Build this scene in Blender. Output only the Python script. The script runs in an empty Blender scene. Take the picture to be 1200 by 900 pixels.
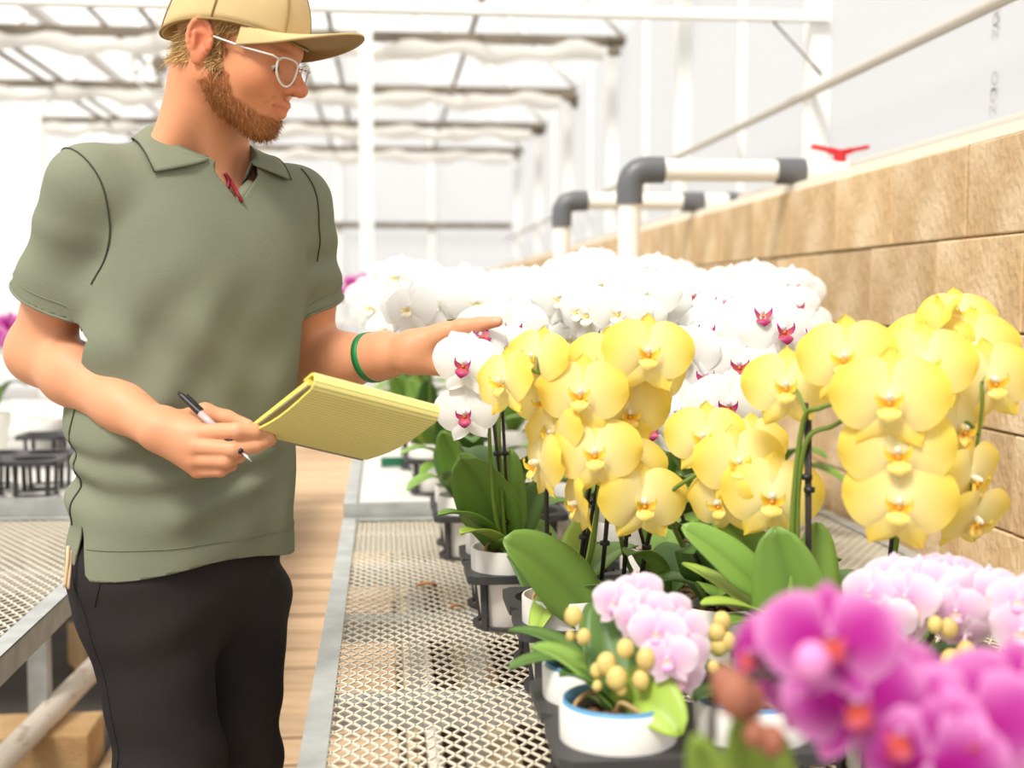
import bpy, bmesh, math, random
import numpy as np
from mathutils import Vector, Matrix, Euler

# ------------------------------------------------------------------ camera, sky, sun, exposure
scene = bpy.context.scene
COL = scene.collection
FPX = 1500.0                      # focal length in pixels of the 1200 x 900 frame
CAM_H = 1.29
PITCH = math.atan(100 / FPX)
YAW = math.atan(150 / FPX * math.cos(PITCH))
cam_data = bpy.data.cameras.new('camera')
cam = bpy.data.objects.new('camera', cam_data)
COL.objects.link(cam)
cam.location = (0, 0, CAM_H)
cam.rotation_euler = (math.pi / 2 - PITCH, 0, -YAW)
cam_data.sensor_fit = 'HORIZONTAL'
cam_data.sensor_width = 36.0
cam_data.lens = 36.0 * FPX / 1200
cam_data.clip_start = 0.05
cam_data.dof.use_dof = True
cam_data.dof.focus_distance = 2.05
cam_data.dof.aperture_fstop = 2.8
scene.camera = cam

world = bpy.data.worlds.new('sky')
scene.world = world
world.use_nodes = True
bg = world.node_tree.nodes['Background']
bg.inputs['Color'].default_value = (1.0, 0.985, 0.965, 1)
bg.inputs['Strength'].default_value = 0.80

sun_data = bpy.data.lights.new('sun', 'SUN')
sun_data.energy = 6.3
sun_data.angle = math.radians(16)
sun_data.color = (1.0, 0.95, 0.87)
sun = bpy.data.objects.new('sun', sun_data)
COL.objects.link(sun)
sun.rotation_euler = (math.radians(30), math.radians(-24), 0)   # from behind the camera and above, a little from the aisle side

scene.view_settings.view_transform = 'Standard'
scene.view_settings.look = 'None'
scene.view_settings.gamma = 1.0
scene.view_settings.use_curve_mapping = False
scene.view_settings.exposure = 0.26
scene.cycles.use_denoising = True
scene.cycles.max_bounces = 8
scene.cycles.transparent_max_bounces = 12
scene.cycles.sample_clamp_indirect = 6.0

# ------------------------------------------------------------------ helpers
R = math.radians
_cf = Vector((math.sin(YAW) * math.cos(PITCH), math.cos(YAW) * math.cos(PITCH), -math.sin(PITCH)))
_cr = Vector((math.cos(YAW), -math.sin(YAW), 0))
_cu = _cr.cross(_cf)


def pt(px, py, Y):
    """world point on the vertical plane y = Y that the photograph shows at pixel (px, py)"""
    d = _cf + _cr * ((px - 600) / FPX) + _cu * ((450 - py) / FPX)
    k = Y / d.y
    return Vector((d.x * k, Y, CAM_H + d.z * k))


def ptn(px, py, Y):
    return np.array(pt(px, py, Y))


def lin(r, g, b):
    f = lambda c: (c / 255) / 12.92 if c / 255 <= 0.04045 else ((c / 255 + 0.055) / 1.055) ** 2.4
    return (f(r), f(g), f(b))


def mat(name, base, rough=0.6, second=None, scale=8.0, bump=0.0, bump_scale=60.0, metal=0.0, spec=0.5, rand=0.0,
        detail=4.0, attr=None, translucent=0.0, coords='Object', stretch=None, sharp=(0.35, 0.65), sss=0.0, coat=0.0):
    m = bpy.data.materials.new(name)
    m.use_nodes = True
    nt = m.node_tree
    N, L = nt.nodes, nt.links
    p = N['Principled BSDF']
    out = N['Material Output']
    p.inputs['Roughness'].default_value = rough
    p.inputs['Metallic'].default_value = metal
    p.inputs['Specular IOR Level'].default_value = spec
    if coat:
        p.inputs['Coat Weight'].default_value = coat
    col = None
    tc = N.new('ShaderNodeTexCoord')
    vec = tc.outputs[coords]
    if stretch:
        mp = N.new('ShaderNodeMapping')
        mp.inputs['Scale'].default_value = stretch
        L.new(vec, mp.inputs['Vector'])
        vec = mp.outputs['Vector']
    if attr:
        a = N.new('ShaderNodeAttribute')
        a.attribute_name = attr
        col = a.outputs['Color']
    if second is not None:
        nz = N.new('ShaderNodeTexNoise')
        nz.inputs['Scale'].default_value = scale
        nz.inputs['Detail'].default_value = detail
        L.new(vec, nz.inputs['Vector'])
        rp = N.new('ShaderNodeMapRange')
        rp.inputs['From Min'].default_value = sharp[0]
        rp.inputs['From Max'].default_value = sharp[1]
        L.new(nz.outputs['Fac'], rp.inputs['Value'])
        mx = N.new('ShaderNodeMix')
        mx.data_type = 'RGBA'
        L.new(rp.outputs['Result'], mx.inputs['Factor'])
        if col is not None:
            L.new(col, mx.inputs['A'])
        else:
            mx.inputs['A'].default_value = (*base, 1)
        mx.inputs['B'].default_value = (*second, 1)
        col = mx.outputs['Result']
    if rand:
        oi = N.new('ShaderNodeObjectInfo')
        hs = N.new('ShaderNodeHueSaturation')
        mr = N.new('ShaderNodeMapRange')
        mr.inputs['To Min'].default_value = 1 - rand
        mr.inputs['To Max'].default_value = 1 + rand
        L.new(oi.outputs['Random'], mr.inputs['Value'])
        L.new(mr.outputs['Result'], hs.inputs['Value'])
        if col is not None:
            L.new(col, hs.inputs['Color'])
        else:
            hs.inputs['Color'].default_value = (*base, 1)
        col = hs.outputs['Color']
    if col is not None:
        L.new(col, p.inputs['Base Color'])
    else:
        p.inputs['Base Color'].default_value = (*base, 1)
    if sss:
        p.inputs['Subsurface Weight'].default_value = sss
        p.inputs['Subsurface Radius'].default_value = (1.0, 0.35, 0.2)
        p.inputs['Subsurface Scale'].default_value = 0.01
    if bump:
        bz = N.new('ShaderNodeTexNoise')
        bz.inputs['Scale'].default_value = bump_scale
        bz.inputs['Detail'].default_value = 3
        L.new(vec, bz.inputs['Vector'])
        b = N.new('ShaderNodeBump')
        b.inputs['Strength'].default_value = bump
        b.inputs['Distance'].default_value = 0.01
        L.new(bz.outputs['Fac'], b.inputs['Height'])
        L.new(b.outputs['Normal'], p.inputs['Normal'])
    if translucent:
        tr = N.new('ShaderNodeBsdfTranslucent')
        ms = N.new('ShaderNodeMixShader')
        ms.inputs['Fac'].default_value = translucent
        if col is not None:
            L.new(col, tr.inputs['Color'])
        else:
            tr.inputs['Color'].default_value = (*base, 1)
        L.new(p.outputs['BSDF'], ms.inputs[1])
        L.new(tr.outputs['BSDF'], ms.inputs[2])
        L.new(ms.outputs['Shader'], out.inputs['Surface'])
    return m


def film_mat(name, clear, tint):
    """greenhouse plastic: part of the light goes straight through, the rest is scattered"""
    m = bpy.data.materials.new(name)
    m.use_nodes = True
    N, L = m.node_tree.nodes, m.node_tree.links
    N.remove(N['Principled BSDF'])
    t = N.new('ShaderNodeBsdfTransparent')
    t.inputs['Color'].default_value = (1, 1, 1, 1)
    d = N.new('ShaderNodeBsdfTranslucent')
    d.inputs['Color'].default_value = (*tint, 1)
    r = N.new('ShaderNodeBsdfDiffuse')
    r.inputs['Color'].default_value = (*tint, 1)
    m1 = N.new('ShaderNodeMixShader')
    m1.inputs['Fac'].default_value = 0.35
    L.new(d.outputs['BSDF'], m1.inputs[1])
    L.new(r.outputs['BSDF'], m1.inputs[2])
    m2 = N.new('ShaderNodeMixShader')
    m2.inputs['Fac'].default_value = clear
    L.new(m1.outputs['Shader'], m2.inputs[1])
    L.new(t.outputs['BSDF'], m2.inputs[2])
    L.new(m2.outputs['Shader'], N['Material Output'].inputs['Surface'])
    return m


class MB:
    """collects shapes; build() links them as ONE mesh object"""
    def __init__(self):
        self.v, self.f = [], []

    def add(self, verts, faces):
        o = len(self.v)
        self.v.extend([tuple(v) for v in verts])
        self.f.extend([tuple(i + o for i in f) for f in faces])
        return self

    def box(self, c, s, rz=0.0, M=None):
        x, y, z = s[0] / 2, s[1] / 2, s[2] / 2
        vs = [Vector((a * x, b * y, d * z)) for d in (-1, 1) for b in (-1, 1) for a in (-1, 1)]
        m = Matrix.Translation(Vector(c)) @ (M.to_4x4() if M is not None else Matrix.Rotation(rz, 4, 'Z'))
        return self.add([m @ v for v in vs], [(0, 2, 3, 1), (4, 5, 7, 6), (0, 1, 5, 4), (2, 6, 7, 3), (0, 4, 6, 2), (1, 3, 7, 5)])

    def beam(self, a, b, w, h, up=(0, 0, 1)):
        a, b = Vector(a), Vector(b)
        t = (b - a).normalized()
        s = t.cross(Vector(up)).normalized()
        u = s.cross(t)
        M = Matrix((s, t, u)).transposed()
        return self.box((a + b) / 2, (w, (b - a).length, h), M=M)

    def tube(self, pts, rad, n=8, cap=True):
        pts = [Vector(p) for p in pts]
        rs = rad if isinstance(rad, (list, tuple)) else [rad] * len(pts)
        V, F = [], []
        t0 = (pts[1] - pts[0]).normalized()
        ref = Vector((0, 0, 1)) if abs(t0.z) < 0.9 else Vector((1, 0, 0))
        s = t0.cross(ref).normalized()
        for i, p in enumerate(pts):
            t = (pts[min(i + 1, len(pts) - 1)] - pts[max(i - 1, 0)]).normalized()
            s = (s - t * s.dot(t)).normalized()
            u = t.cross(s)
            for k in range(n):
                a = 2 * math.pi * k / n
                V.append(p + (s * math.cos(a) + u * math.sin(a)) * rs[i])
        for i in range(len(pts) - 1):
            for k in range(n):
                F.append((i * n + k, i * n + (k + 1) % n, (i + 1) * n + (k + 1) % n, (i + 1) * n + k))
        if cap:
            F.append(tuple(range(n - 1, -1, -1)))
            F.append(tuple(range((len(pts) - 1) * n, len(pts) * n)))
        return self.add(V, F)

    def lathe(self, prof, c=(0, 0, 0), n=28, cap=False):
        c = Vector(c)
        V, F = [], []
        for r, z in prof:
            for k in range(n):
                a = 2 * math.pi * k / n
                V.append(c + Vector((r * math.cos(a), r * math.sin(a), z)))
        for i in range(len(prof) - 1):
            for k in range(n):
                F.append((i * n + k, i * n + (k + 1) % n, (i + 1) * n + (k + 1) % n, (i + 1) * n + k))
        if cap:
            F.append(tuple(range(n - 1, -1, -1)))
            F.append(tuple(range((len(prof) - 1) * n, len(prof) * n)))
        return self.add(V, F)

    def ball(self, c, r, n=10, m=6, M=None):
        r = r if isinstance(r, (tuple, list)) else (r, r, r)
        V, F = [], []
        c = Vector(c)
        for i in range(m + 1):
            th = math.pi * i / m
            for k in range(n):
                a = 2 * math.pi * k / n
                v = Vector((r[0] * math.sin(th) * math.cos(a), r[1] * math.sin(th) * math.sin(a), r[2] * math.cos(th)))
                V.append(c + (M @ v if M is not None else v))
        for i in range(m):
            for k in range(n):
                F.append((i * n + k, (i + 1) * n + k, (i + 1) * n + (k + 1) % n, i * n + (k + 1) % n))
        return self.add(V, F)

    def mesh(self, name, material=None, smooth=False):
        me = bpy.data.meshes.new(name)
        me.from_pydata(self.v, [], self.f)
        if material is not None:
            for mm in (material if isinstance(material, (list, tuple)) else [material]):
                me.materials.append(mm)
        if smooth:
            me.shade_smooth()
            if smooth == 'auto':
                me.set_sharp_from_angle(angle=R(40))
        me.update()
        return me

    def build(self, name, material, parent=None, smooth=False, loc=None):
        return obj(name, self.mesh(name, material, smooth), parent, loc)


def obj(name, me, parent=None, loc=None, M=None):
    o = bpy.data.objects.new(name, me)
    COL.objects.link(o)
    if parent is not None:
        o.parent = parent
    if M is not None:
        o.matrix_basis = M
    if loc is not None:
        o.location = loc
    return o


def tag(o, label, cat, group=None):
    o['label'] = label
    o['category'] = cat
    if group:
        o['group'] = group
    return o


def thing(name, label, cat, loc=(0, 0, 0), group=None, rz=0.0):
    o = bpy.data.objects.new(name, None)
    COL.objects.link(o)
    o.location = loc
    o.rotation_euler = (0, 0, rz)
    o.empty_display_size = 0.05
    return tag(o, label, cat, group)


def struct(o):
    o['kind'] = 'structure'
    return o


def bevel(me, w, seg=1):
    bm = bmesh.new()
    bm.from_mesh(me)
    bmesh.ops.bevel(bm, geom=bm.edges[:], offset=w, segments=seg, affect='EDGES', profile=0.6)
    bm.to_mesh(me)
    bm.free()
    return me


def dense(a, b, n):
    a, b = Vector(a), Vector(b)
    return [a.lerp(b, i / n) for i in range(n + 1)]


def bez(pts, n=16):
    """Catmull-Rom curve through the points"""
    P = [Vector(p) for p in pts]
    P = [P[0] * 2 - P[1]] + P + [P[-1] * 2 - P[-2]]
    out = []
    for i in range(1, len(P) - 2):
        for k in range(n):
            t = k / n
            a, b, c, d = P[i - 1], P[i], P[i + 1], P[i + 2]
            out.append(0.5 * ((2 * b) + (c - a) * t + (2 * a - 5 * b + 4 * c - d) * t * t + (3 * b - a - 3 * c + d) * t ** 3))
    out.append(P[-2])
    return out

# ------------------------------------------------------------------ materials of the place
M_block = mat('split_face_block', lin(198, 166, 124), 0.9, second=lin(222, 196, 160), scale=7, stretch=(1, 1, .65), bump=0.7, bump_scale=55, rand=0.12, spec=0.2)
M_mortar = mat('mortar', lin(120, 96, 66), 0.95)
M_cap = mat('wall_cap_paint', lin(243, 232, 214), 0.6)
M_film = film_mat('greenhouse_film', 0.5, (0.95, 0.95, 0.94))
M_white_steel = mat('white_painted_steel', (0.85, 0.85, 0.83), 0.5)
M_taupe = mat('galvanised_purlin', lin(128, 116, 98), 0.6, second=lin(100, 90, 76), scale=5)
M_cloth_roll = mat('gathered_shade_cloth', (0.90, 0.89, 0.86), 0.8, translucent=0.6)
M_pvc = mat('white_pvc', lin(244, 236, 226), 0.35, spec=0.5)
M_pvc_grey = mat('grey_pvc', lin(96, 97, 100), 0.4)
M_red = mat('red_plastic', lin(196, 30, 34), 0.4)
M_conduit = mat('grey_conduit', lin(196, 190, 180), 0.4, metal=0.3)
M_ground = mat('black_weed_mat', lin(72, 70, 70), 0.9, second=lin(104, 96, 90), scale=2.2, bump=0.2, bump_scale=200)
M_debris = mat('bark_and_gravel', lin(92, 66, 42), 0.95, second=lin(52, 42, 36), scale=28, bump=0.8, bump_scale=70)
M_plank = mat('weathered_plank', lin(220, 190, 156), 0.8, second=lin(196, 162, 126), scale=5, stretch=(1.0, 9.0, 9.0), bump=0.25, bump_scale=26, rand=0.2, spec=0.25)
M_plank_side = mat('gap_shade_plank_edge', lin(96, 70, 48), 0.9)  # weathered edge coloured darker, painting shade into the gaps between planks
M_galv = mat('galvanised_frame', lin(196, 198, 196), 0.42, metal=0.45, second=lin(170, 174, 172), scale=14)
M_mesh = mat('expanded_metal', lin(232, 224, 206), 0.5, metal=0.1)
M_corr = mat('corrugated_sheet', lin(222, 220, 214), 0.5, second=lin(204, 202, 196), scale=4)
M_board = mat('pale_board', lin(214, 196, 160), 0.8, second=lin(196, 176, 140), scale=5)
M_print = mat('printed_ink', lin(176, 172, 168), 0.7)
M_cmu = mat('footing_block', lin(224, 188, 138), 0.9, second=lin(196, 156, 108), scale=6, bump=0.5, bump_scale=70)
M_oldpipe = mat('weathered_pipe', lin(226, 214, 200), 0.6, second=lin(150, 106, 82), scale=7, stretch=(1, 1, 3), sharp=(0.55, 0.68))

# ------------------------------------------------------------------ the place
BENCH = CAM_H - 0.60              # top of the near benches
BENCH2 = CAM_H - 0.565
XW = 1.27                         # face of the block wall
XF = 1.60                         # plastic wall above it
XL = -3.30
Y0, Y1 = -2.5, 16.2
WALL_TOP = CAM_H + 0.335

g = MB()
g.box(((XL + XF) / 2 + 1, 7, -0.05), (14, 24, 0.1))
struct(g.build('floor', M_ground))

# block wall: mortar core with every block a piece of its own
core = MB().box((XW + 0.108, 8.6, WALL_TOP / 2 - 0.006), (0.192, 14.8, WALL_TOP - 0.012)).build('wall_right', M_mortar)
struct(core)
bh, bl = WALL_TOP / 8, 0.406
blk = bevel(MB().box((0, 0, 0), (0.07, bl - 0.005, bh - 0.004)).mesh('block', M_block), 0.0035)
rng = random.Random(5)
for c in range(8):
    y = 1.25 + (0.0 if c % 2 else bl / 2) + rng.uniform(-0.03, 0.03)
    while y < 15.9:
        x = XW + 0.029 + rng.uniform(-0.0035, 0.0035)
        obj('block', blk, core, (x, y, bh * (c + 0.5)), None)
        y += bl
# white cap strip along the wall, plastic wall, posts, conduits
cap = MB().box((XW + 0.11, 8.6, WALL_TOP + 0.012), (0.215, 14.8, 0.024)).build('trim_1', M_cap)
struct(cap)
ZE = 3.05                         # eaves


def arch_z(x):
    t = (x - (XL + XF) / 2) / ((XF - XL) / 2)
    return ZE + 1.35 * (1 - t * t)


wf = MB()
wf.add([(XF, Y0, WALL_TOP), (XF, Y1, WALL_TOP), (XF, Y1, ZE), (XF, Y0, ZE)], [(0, 1, 2, 3)])
wfo = struct(wf.build('wall_right_upper', M_film))
wl = MB()
wl.add([(XL, Y0, 0), (XL, Y1, 0), (XL, Y1, ZE), (XL, Y0, ZE)], [(3, 2, 1, 0)])
wlo = struct(wl.build('wall_left', M_film))
for yy, nm in ((Y1, 'wall_back'), (Y0, 'wall_front')):
    n = 16
    xs = [XL + (XF - XL) * i / n for i in range(n + 1)]
    V = [(x, yy, 0) for x in xs] + [(x, yy, arch_z(x)) for x in xs]
    e = MB().add(V, [(i, i + 1, n + 2 + i, n + 1 + i) for i in range(n)])
    eo = struct(e.build(nm, M_film))
    if nm == 'wall_back':
        for xx in (-2.6, -1.5, -0.55, 0.6):
            MB().box((xx, yy - 0.06, arch_z(xx) / 2), (0.07, 0.07, arch_z(xx))).build('post', M_white_steel, eo)
        for zz in (2.2, 1.0):
            MB().box(((XL + XF) / 2, yy - 0.11, zz), (XF - XL, 0.05, 0.07)).build('rail', M_taupe if zz > 2 else M_white_steel, eo)
n = 24
xs = [XL + (XF - XL) * i / n for i in range(n + 1)]
rf = MB().add([(x, Y0, arch_z(x)) for x in xs] + [(x, Y1, arch_z(x)) for x in xs], [(i, i + 1, n + 2 + i, n + 1 + i) for i in range(n)])
ceil = struct(rf.build('ceiling', M_film))
# roof: arched bows, tie beams with gathered shade cloth, lengthwise purlins
for i, yy in enumerate((6.4, 8.5, 10.6, 12.7, 14.8)):
    MB().tube([(x, yy, arch_z(x) - 0.04) for x in xs], 0.022, 8).build('roof_bow', M_white_steel, ceil, smooth=True)
    MB().box(((XL + XF) / 2, yy, CAM_H + 1.70), (XF - XL - 0.04, 0.05, 0.062)).build('tie_beam', M_taupe, ceil)
    rr = random.Random(i)
    V, F = [], []
    nx = 60
    for k in range(nx + 1):
        x = XL + 0.1 + (XF - XL - 0.25) * k / nx
        sag = 0.018 * math.sin(k * 0.55 + i) + 0.012 * math.sin(k * 1.3 + 2 * i)
        for a in range(8):
            t = 2 * math.pi * a / 8
            V.append((x, yy - 0.035 + 0.05 * math.cos(t), CAM_H + 1.61 + sag + 0.052 * math.sin(t) * (1 + 0.3 * math.sin(k * 0.9))))
    for k in range(nx):
        for a in range(8):
            F.append((k * 8 + a, k * 8 + (a + 1) % 8, (k + 1) * 8 + (a + 1) % 8, (k + 1) * 8 + a))
    MB().add(V, F).build('shade_cloth', M_cloth_roll, ceil, smooth=True)
    b = MB()
    for k in range(7):
        b.ball((XF - 0.07 + rr.uniform(-.05, .05), yy - 0.06 + rr.uniform(-.03, .03), CAM_H + 1.66 + rr.uniform(-.07, .05)),
               (rr.uniform(.03, .05), .03, rr.uniform(.025, .045)), 6, 4)
    b.build('gathered_cloth_end', M_taupe, ceil)
for x in (-2.95, -2.45, -0.34, -0.60, -1.5, 0.6):
    MB().tube([(x, Y0, arch_z(x) - 0.1 if x < -2 else CAM_H + 1.80), (x, Y1 - 0.1, arch_z(x) - 0.1 if x < -2 else CAM_H + 1.80)], 0.024 if x < -2 else 0.018, 6).build('purlin', M_taupe, ceil)
MB().tube([(-2.6, Y0, CAM_H + 1.675), (-2.6, Y1 - .1, CAM_H + 1.675)], 0.02, 8).build('purlin', M_taupe, ceil)
MB().box((-2.52, 6.8, CAM_H + 2.10), (0.11, 18.4, 0.05)).build('purlin', M_white_steel, ceil)
# low tie rail with brace at the second post
MB().box((-0.35, 4.5, CAM_H + 1.0), (3.85, 0.05, 0.035)).build('tie_rail', M_white_steel, ceil)
MB().tube([(1.38, 4.5, CAM_H + 0.98), (1.56, 4.5, CAM_H + 0.80)], 0.004, 6).build('brace', M_taupe, ceil)
for yy in (4.55, 6.65, 8.75, 10.85, 12.95, 15.0):
    MB().box((XF - 0.04, yy, (ZE + WALL_TOP) / 2 + 0.02), (0.07, 0.09, ZE - WALL_TOP - 0.03)).build('post', M_white_steel, wfo)
for yy in (5.6, 7.7, 9.8, 11.9):
    MB().box((XF - 0.02, yy, (ZE + WALL_TOP) / 2 + 0.02), (0.03, 0.03, ZE - WALL_TOP - 0.03)).build('stud', M_white_steel, wfo)
for yy in (4.0, 6.4, 8.5, 10.6, 12.7, 14.8):
    MB().box((XL + 0.04, yy, ZE / 2), (0.07, 0.07, ZE)).build('post', M_white_steel, wlo)
MB().box((XL + 0.07, 8, 1.0), (0.05, 15, 0.05)).build('rail', M_white_steel, wlo)
MB().tube([(XF - 0.08, -1.5, CAM_H + 0.735), (XF - 0.08, 15.9, CAM_H + 0.735)], 0.017, 12).build('conduit', M_conduit, wfo, smooth=True)
MB().tube([(XW + 0.19, -1.5, WALL_TOP + 0.075), (XW + 0.19, 15.9, WALL_TOP + 0.075)], 0.019, 12).build('conduit', M_conduit, wfo, smooth=True)
# white column between the second and third bench
pc = MB().box((-0.105, 8.2, 2.05), (0.085, 0.085, 4.1))
struct(pc.build('trim_2', M_white_steel))
# faint vertical print on the plastic: letters lying on their side
for (px, py, s) in ((1168, 14, 'OW'), (1166, 30, 'OZ'), (1165, 98, 'OE'), (1163, 119, 'OZ')):
    cu = bpy.data.curves.new('print_mark', 'FONT')
    cu.body = s
    cu.size = 0.05
    cu.align_x = 'CENTER'
    cu.align_y = 'CENTER'
    t = bpy.data.objects.new('print_mark', cu)
    COL.objects.link(t)
    me = bpy.data.meshes.new_from_object(t.evaluated_get(bpy.context.evaluated_depsgraph_get()))
    bpy.data.objects.remove(t)
    me.materials.append(M_print)
    q = pt(px, py, 3.0)
    k = (XF - 0.004) / q.x
    q = Vector((q.x * k, q.y * k, CAM_H + (q.z - CAM_H) * k))
    o = obj('print_mark', me, wfo)
    o.matrix_basis = Matrix.Translation(q) @ Matrix.Rotation(R(-90), 4, 'Z') @ Matrix.Rotation(R(90), 4, 'X') @ Matrix.Rotation(R(-90), 4, 'Z')

# boardwalk in the aisle
bw = thing('boardwalk', 'boardwalk of pale wooden planks down the aisle between the benches', 'boardwalk', (-0.37, 0, 0))
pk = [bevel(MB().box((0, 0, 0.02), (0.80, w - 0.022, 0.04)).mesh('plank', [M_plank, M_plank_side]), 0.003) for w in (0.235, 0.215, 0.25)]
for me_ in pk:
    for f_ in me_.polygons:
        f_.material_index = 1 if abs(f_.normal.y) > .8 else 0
rng = random.Random(2)
y = 0.9
while y < 15.5:
    k = rng.randrange(3)
    w = (0.235, 0.215, 0.25)[k]
    o = obj('plank', pk[k], bw, (rng.uniform(-0.008, 0.008), y + w / 2, 0.0))
    o.location.z = rng.uniform(0, .006)
    o.rotation_euler = (rng.uniform(-.012, .012), rng.uniform(-0.004, 0.004), rng.uniform(-0.008, 0.008))
    y += w
# ground under the benches
for x, w, lab, nm in ((0.62, 1.1, 'strip of bark and gravel on the ground under the orchid bench', 'gravel_bed'),):
    V, F = [], []
    nx, ny = 22, 130
    rr = random.Random(9)
    for j in range(ny + 1):
        for i in range(nx + 1):
            V.append((x - w / 2 + w * i / nx, 1.0 + 6.5 * j / ny, 0.012 + rr.uniform(0, 0.028)))
    for j in range(ny):
        for i in range(nx):
            a = j * (nx + 1) + i
            F.append((a, a + 1, a + nx + 2, a + nx + 1))
    o = MB().add(V, F).build(nm, M_debris)
    tag(o, lab, 'gravel')
    o['kind'] = 'stuff'
tag(MB().box((0.29, 4.2, 0.065), (0.12, 7.0, 0.04)).build('timber_board', M_board), 'pale timber board laid lengthwise on the gravel under the orchid bench', 'board')
tag(MB().box((0.075, 4.2, 0.015), (0.035, 7.0, 0.03)).build('timber_batten', M_board), 'thin pale batten on the ground beside the boardwalk under the bench', 'board')
tag(MB().tube(dense((0.13, 0.9, 0.06), (0.13, 7.7, 0.06), 6), 0.021, 12).build('drain_pipe', M_pvc, smooth=True), 'white drain pipe lying on the gravel under the orchid bench', 'pipe')


# benches ---------------------------------------------------------------
def expanded(x0, x1, y0, y1, z, px=0.025, py=0.040, w=0.0034, h=0.0026):
    nx, ny = int((x1 - x0) / px), int((y1 - y0) / py)
    V, F = [], []
    def strand(ax, ay, bx, by):
        dx, dy = bx - ax, by - ay
        l = math.hypot(dx, dy)
        sx, sy = -dy / l * w / 2, dx / l * w / 2
        o = len(V)
        for (qx, qy) in ((ax, ay), (bx, by)):
            V.extend([(qx + sx, qy + sy, z - h), (qx - sx, qy - sy, z - h), (qx - sx, qy - sy, z), (qx + sx, qy + sy, z)])
        F.extend([(o + 2, o + 3, o + 7, o + 6), (o, o + 4, o + 7, o + 3), (o + 1, o + 2, o + 6, o + 5), (o, o + 1, o + 5, o + 4)])
    for j in range(ny):
        for i in range(nx):
            cx, cy = x0 + (i + .5) * px, y0 + (j + .5) * py
            l, r_, t, b = (cx - px / 2, cy), (cx + px / 2, cy), (cx, cy + py / 2), (cx, cy - py / 2)
            strand(*l, *t); strand(*t, *r_); strand(*r_, *b); strand(*b, *l)
    return MB().add(V, F)


def bench(label, x0, x1, y0, y1, top, mesh=True, leg_pts=(), cross=()):
    t = thing('plant_bench', label, 'bench', ((x0 + x1) / 2, (y0 + y1) / 2, 0))
    off = Vector((-(x0 + x1) / 2, -(y0 + y1) / 2, 0))
    def add(mb, nm, m, stuff=False, sm=False):
        o = mb.build(nm, m, t, sm, off)
        if stuff:
            o['kind'] = 'stuff'
        return o
    for (xa, sgn) in ((x0, 1), (x1, -1)):
        add(MB().box((xa + sgn * 0.0015, (y0 + y1) / 2, top - 0.02), (0.003, y1 - y0, 0.05)).box((xa + sgn * 0.018, (y0 + y1) / 2, top + 0.004), (0.036, y1 - y0, 0.003)), 'side_rail', M_galv)
    for (ya, sgn) in ((y0, 1), (y1, -1)):
        add(MB().box(((x0 + x1) / 2, ya + sgn * 0.0015, top - 0.02), (x1 - x0, 0.003, 0.044)).box(((x0 + x1) / 2, ya + sgn * 0.015, top + 0.0035), (x1 - x0 - 0.08, 0.03, 0.0025)), 'end_rail', M_galv)
    for yc in cross:
        add(MB().box(((x0 + x1) / 2, yc, top - 0.028), (x1 - x0 - 0.01, 0.055, 0.04)), 'cross_bar', M_galv)
    if mesh:
        add(expanded(x0 + 0.004, x1 - 0.004, y0 + 0.004, y1 - 0.004, top), 'expanded_mesh', M_mesh, True)
    else:
        V, F = [], []
        n = int((y1 - y0 - 0.02) / 0.02)
        for k in range(n + 1):
            z = top - 0.004 - (0.004 if k % 2 else 0)
            V += [(x0 + 0.01, y0 + 0.01 + k * 0.02, z), (x1 - 0.01, y0 + 0.01 + k * 0.02, z)]
        F = [(2 * k, 2 * k + 1, 2 * k + 3, 2 * k + 2) for k in range(n)]
        add(MB().add(V, F), 'ribbed_sheet', M_corr)
    for (lx, ly, z0) in leg_pts:
        add(MB().box((lx, ly, (top - 0.045 + z0) / 2), (0.05, 0.05, top - 0.045 - z0)), 'leg', M_galv)
    return t


XB = -0.114
bench('mesh topped bench with the yellow and pink orchids on it', XB, XW - 0.03, 0.55, 3.47, BENCH, True,
      [(XB + 0.35, 0.75, 0), (XW - 0.12, 0.75, 0), (XB + 0.35, 3.3, 0), (XW - 0.12, 3.3, 0)], (0.95, 1.45, 1.93, 2.42, 2.9, 3.3))
bench('bench with a pale ribbed sheet top carrying the massed white orchids', XB, XW - 0.03, 3.50, 8.1, BENCH2, False,
      [(XB + 0.2, 3.7, 0), (XW - 0.12, 3.7, 0), (XB + 0.2, 7.9, 0), (XW - 0.12, 7.9, 0)], (4.2, 5.2, 6.2, 7.2))
bench('low mesh bench across the aisle, standing on concrete footings, with a steel leg', -2.15, -0.64, 0.9, 3.58, BENCH, True,
      [(-0.93, 3.5, 0.15), (-2.0, 3.5, 0.0), (-2.0, 1.1, 0.0), (-0.80, 1.1, 0.0)], (1.5, 2.2, 2.9))
bench('distant bench across the aisle holding black trays and empty white pots', -2.15, -0.66, 3.66, 7.5, BENCH2, False,
      [(-0.80, 3.85, 0), (-2.0, 3.85, 0), (-0.8, 7.3, 0), (-2.0, 7.3, 0)], (4.6, 5.6, 6.6))
# footing blocks, pipe on the ground
fm = bevel(MB().box((0, 0, 0), (0.40, 0.20, 0.15)).mesh('footing_block', M_cmu), 0.008, 2)
tag(obj('footing_block', fm, None, (-0.98, 3.48, 0.075)), 'tan concrete footing block under the steel leg of the aisle bench', 'block')
o = tag(obj('footing_block', fm, None, (-0.90, 4.6, 0.075)), 'tan concrete footing block farther along the dark ground behind the steel leg', 'block')
o.rotation_euler = (0, 0, 0.5)
tag(MB().tube(dense(pt(-40, 935, 3.0), pt(128, 765, 3.9), 8), 0.034, 12).build('loose_pipe', M_oldpipe, smooth=True),
    'weathered peeling white pipe leaning over the concrete footing block', 'pipe')

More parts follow.
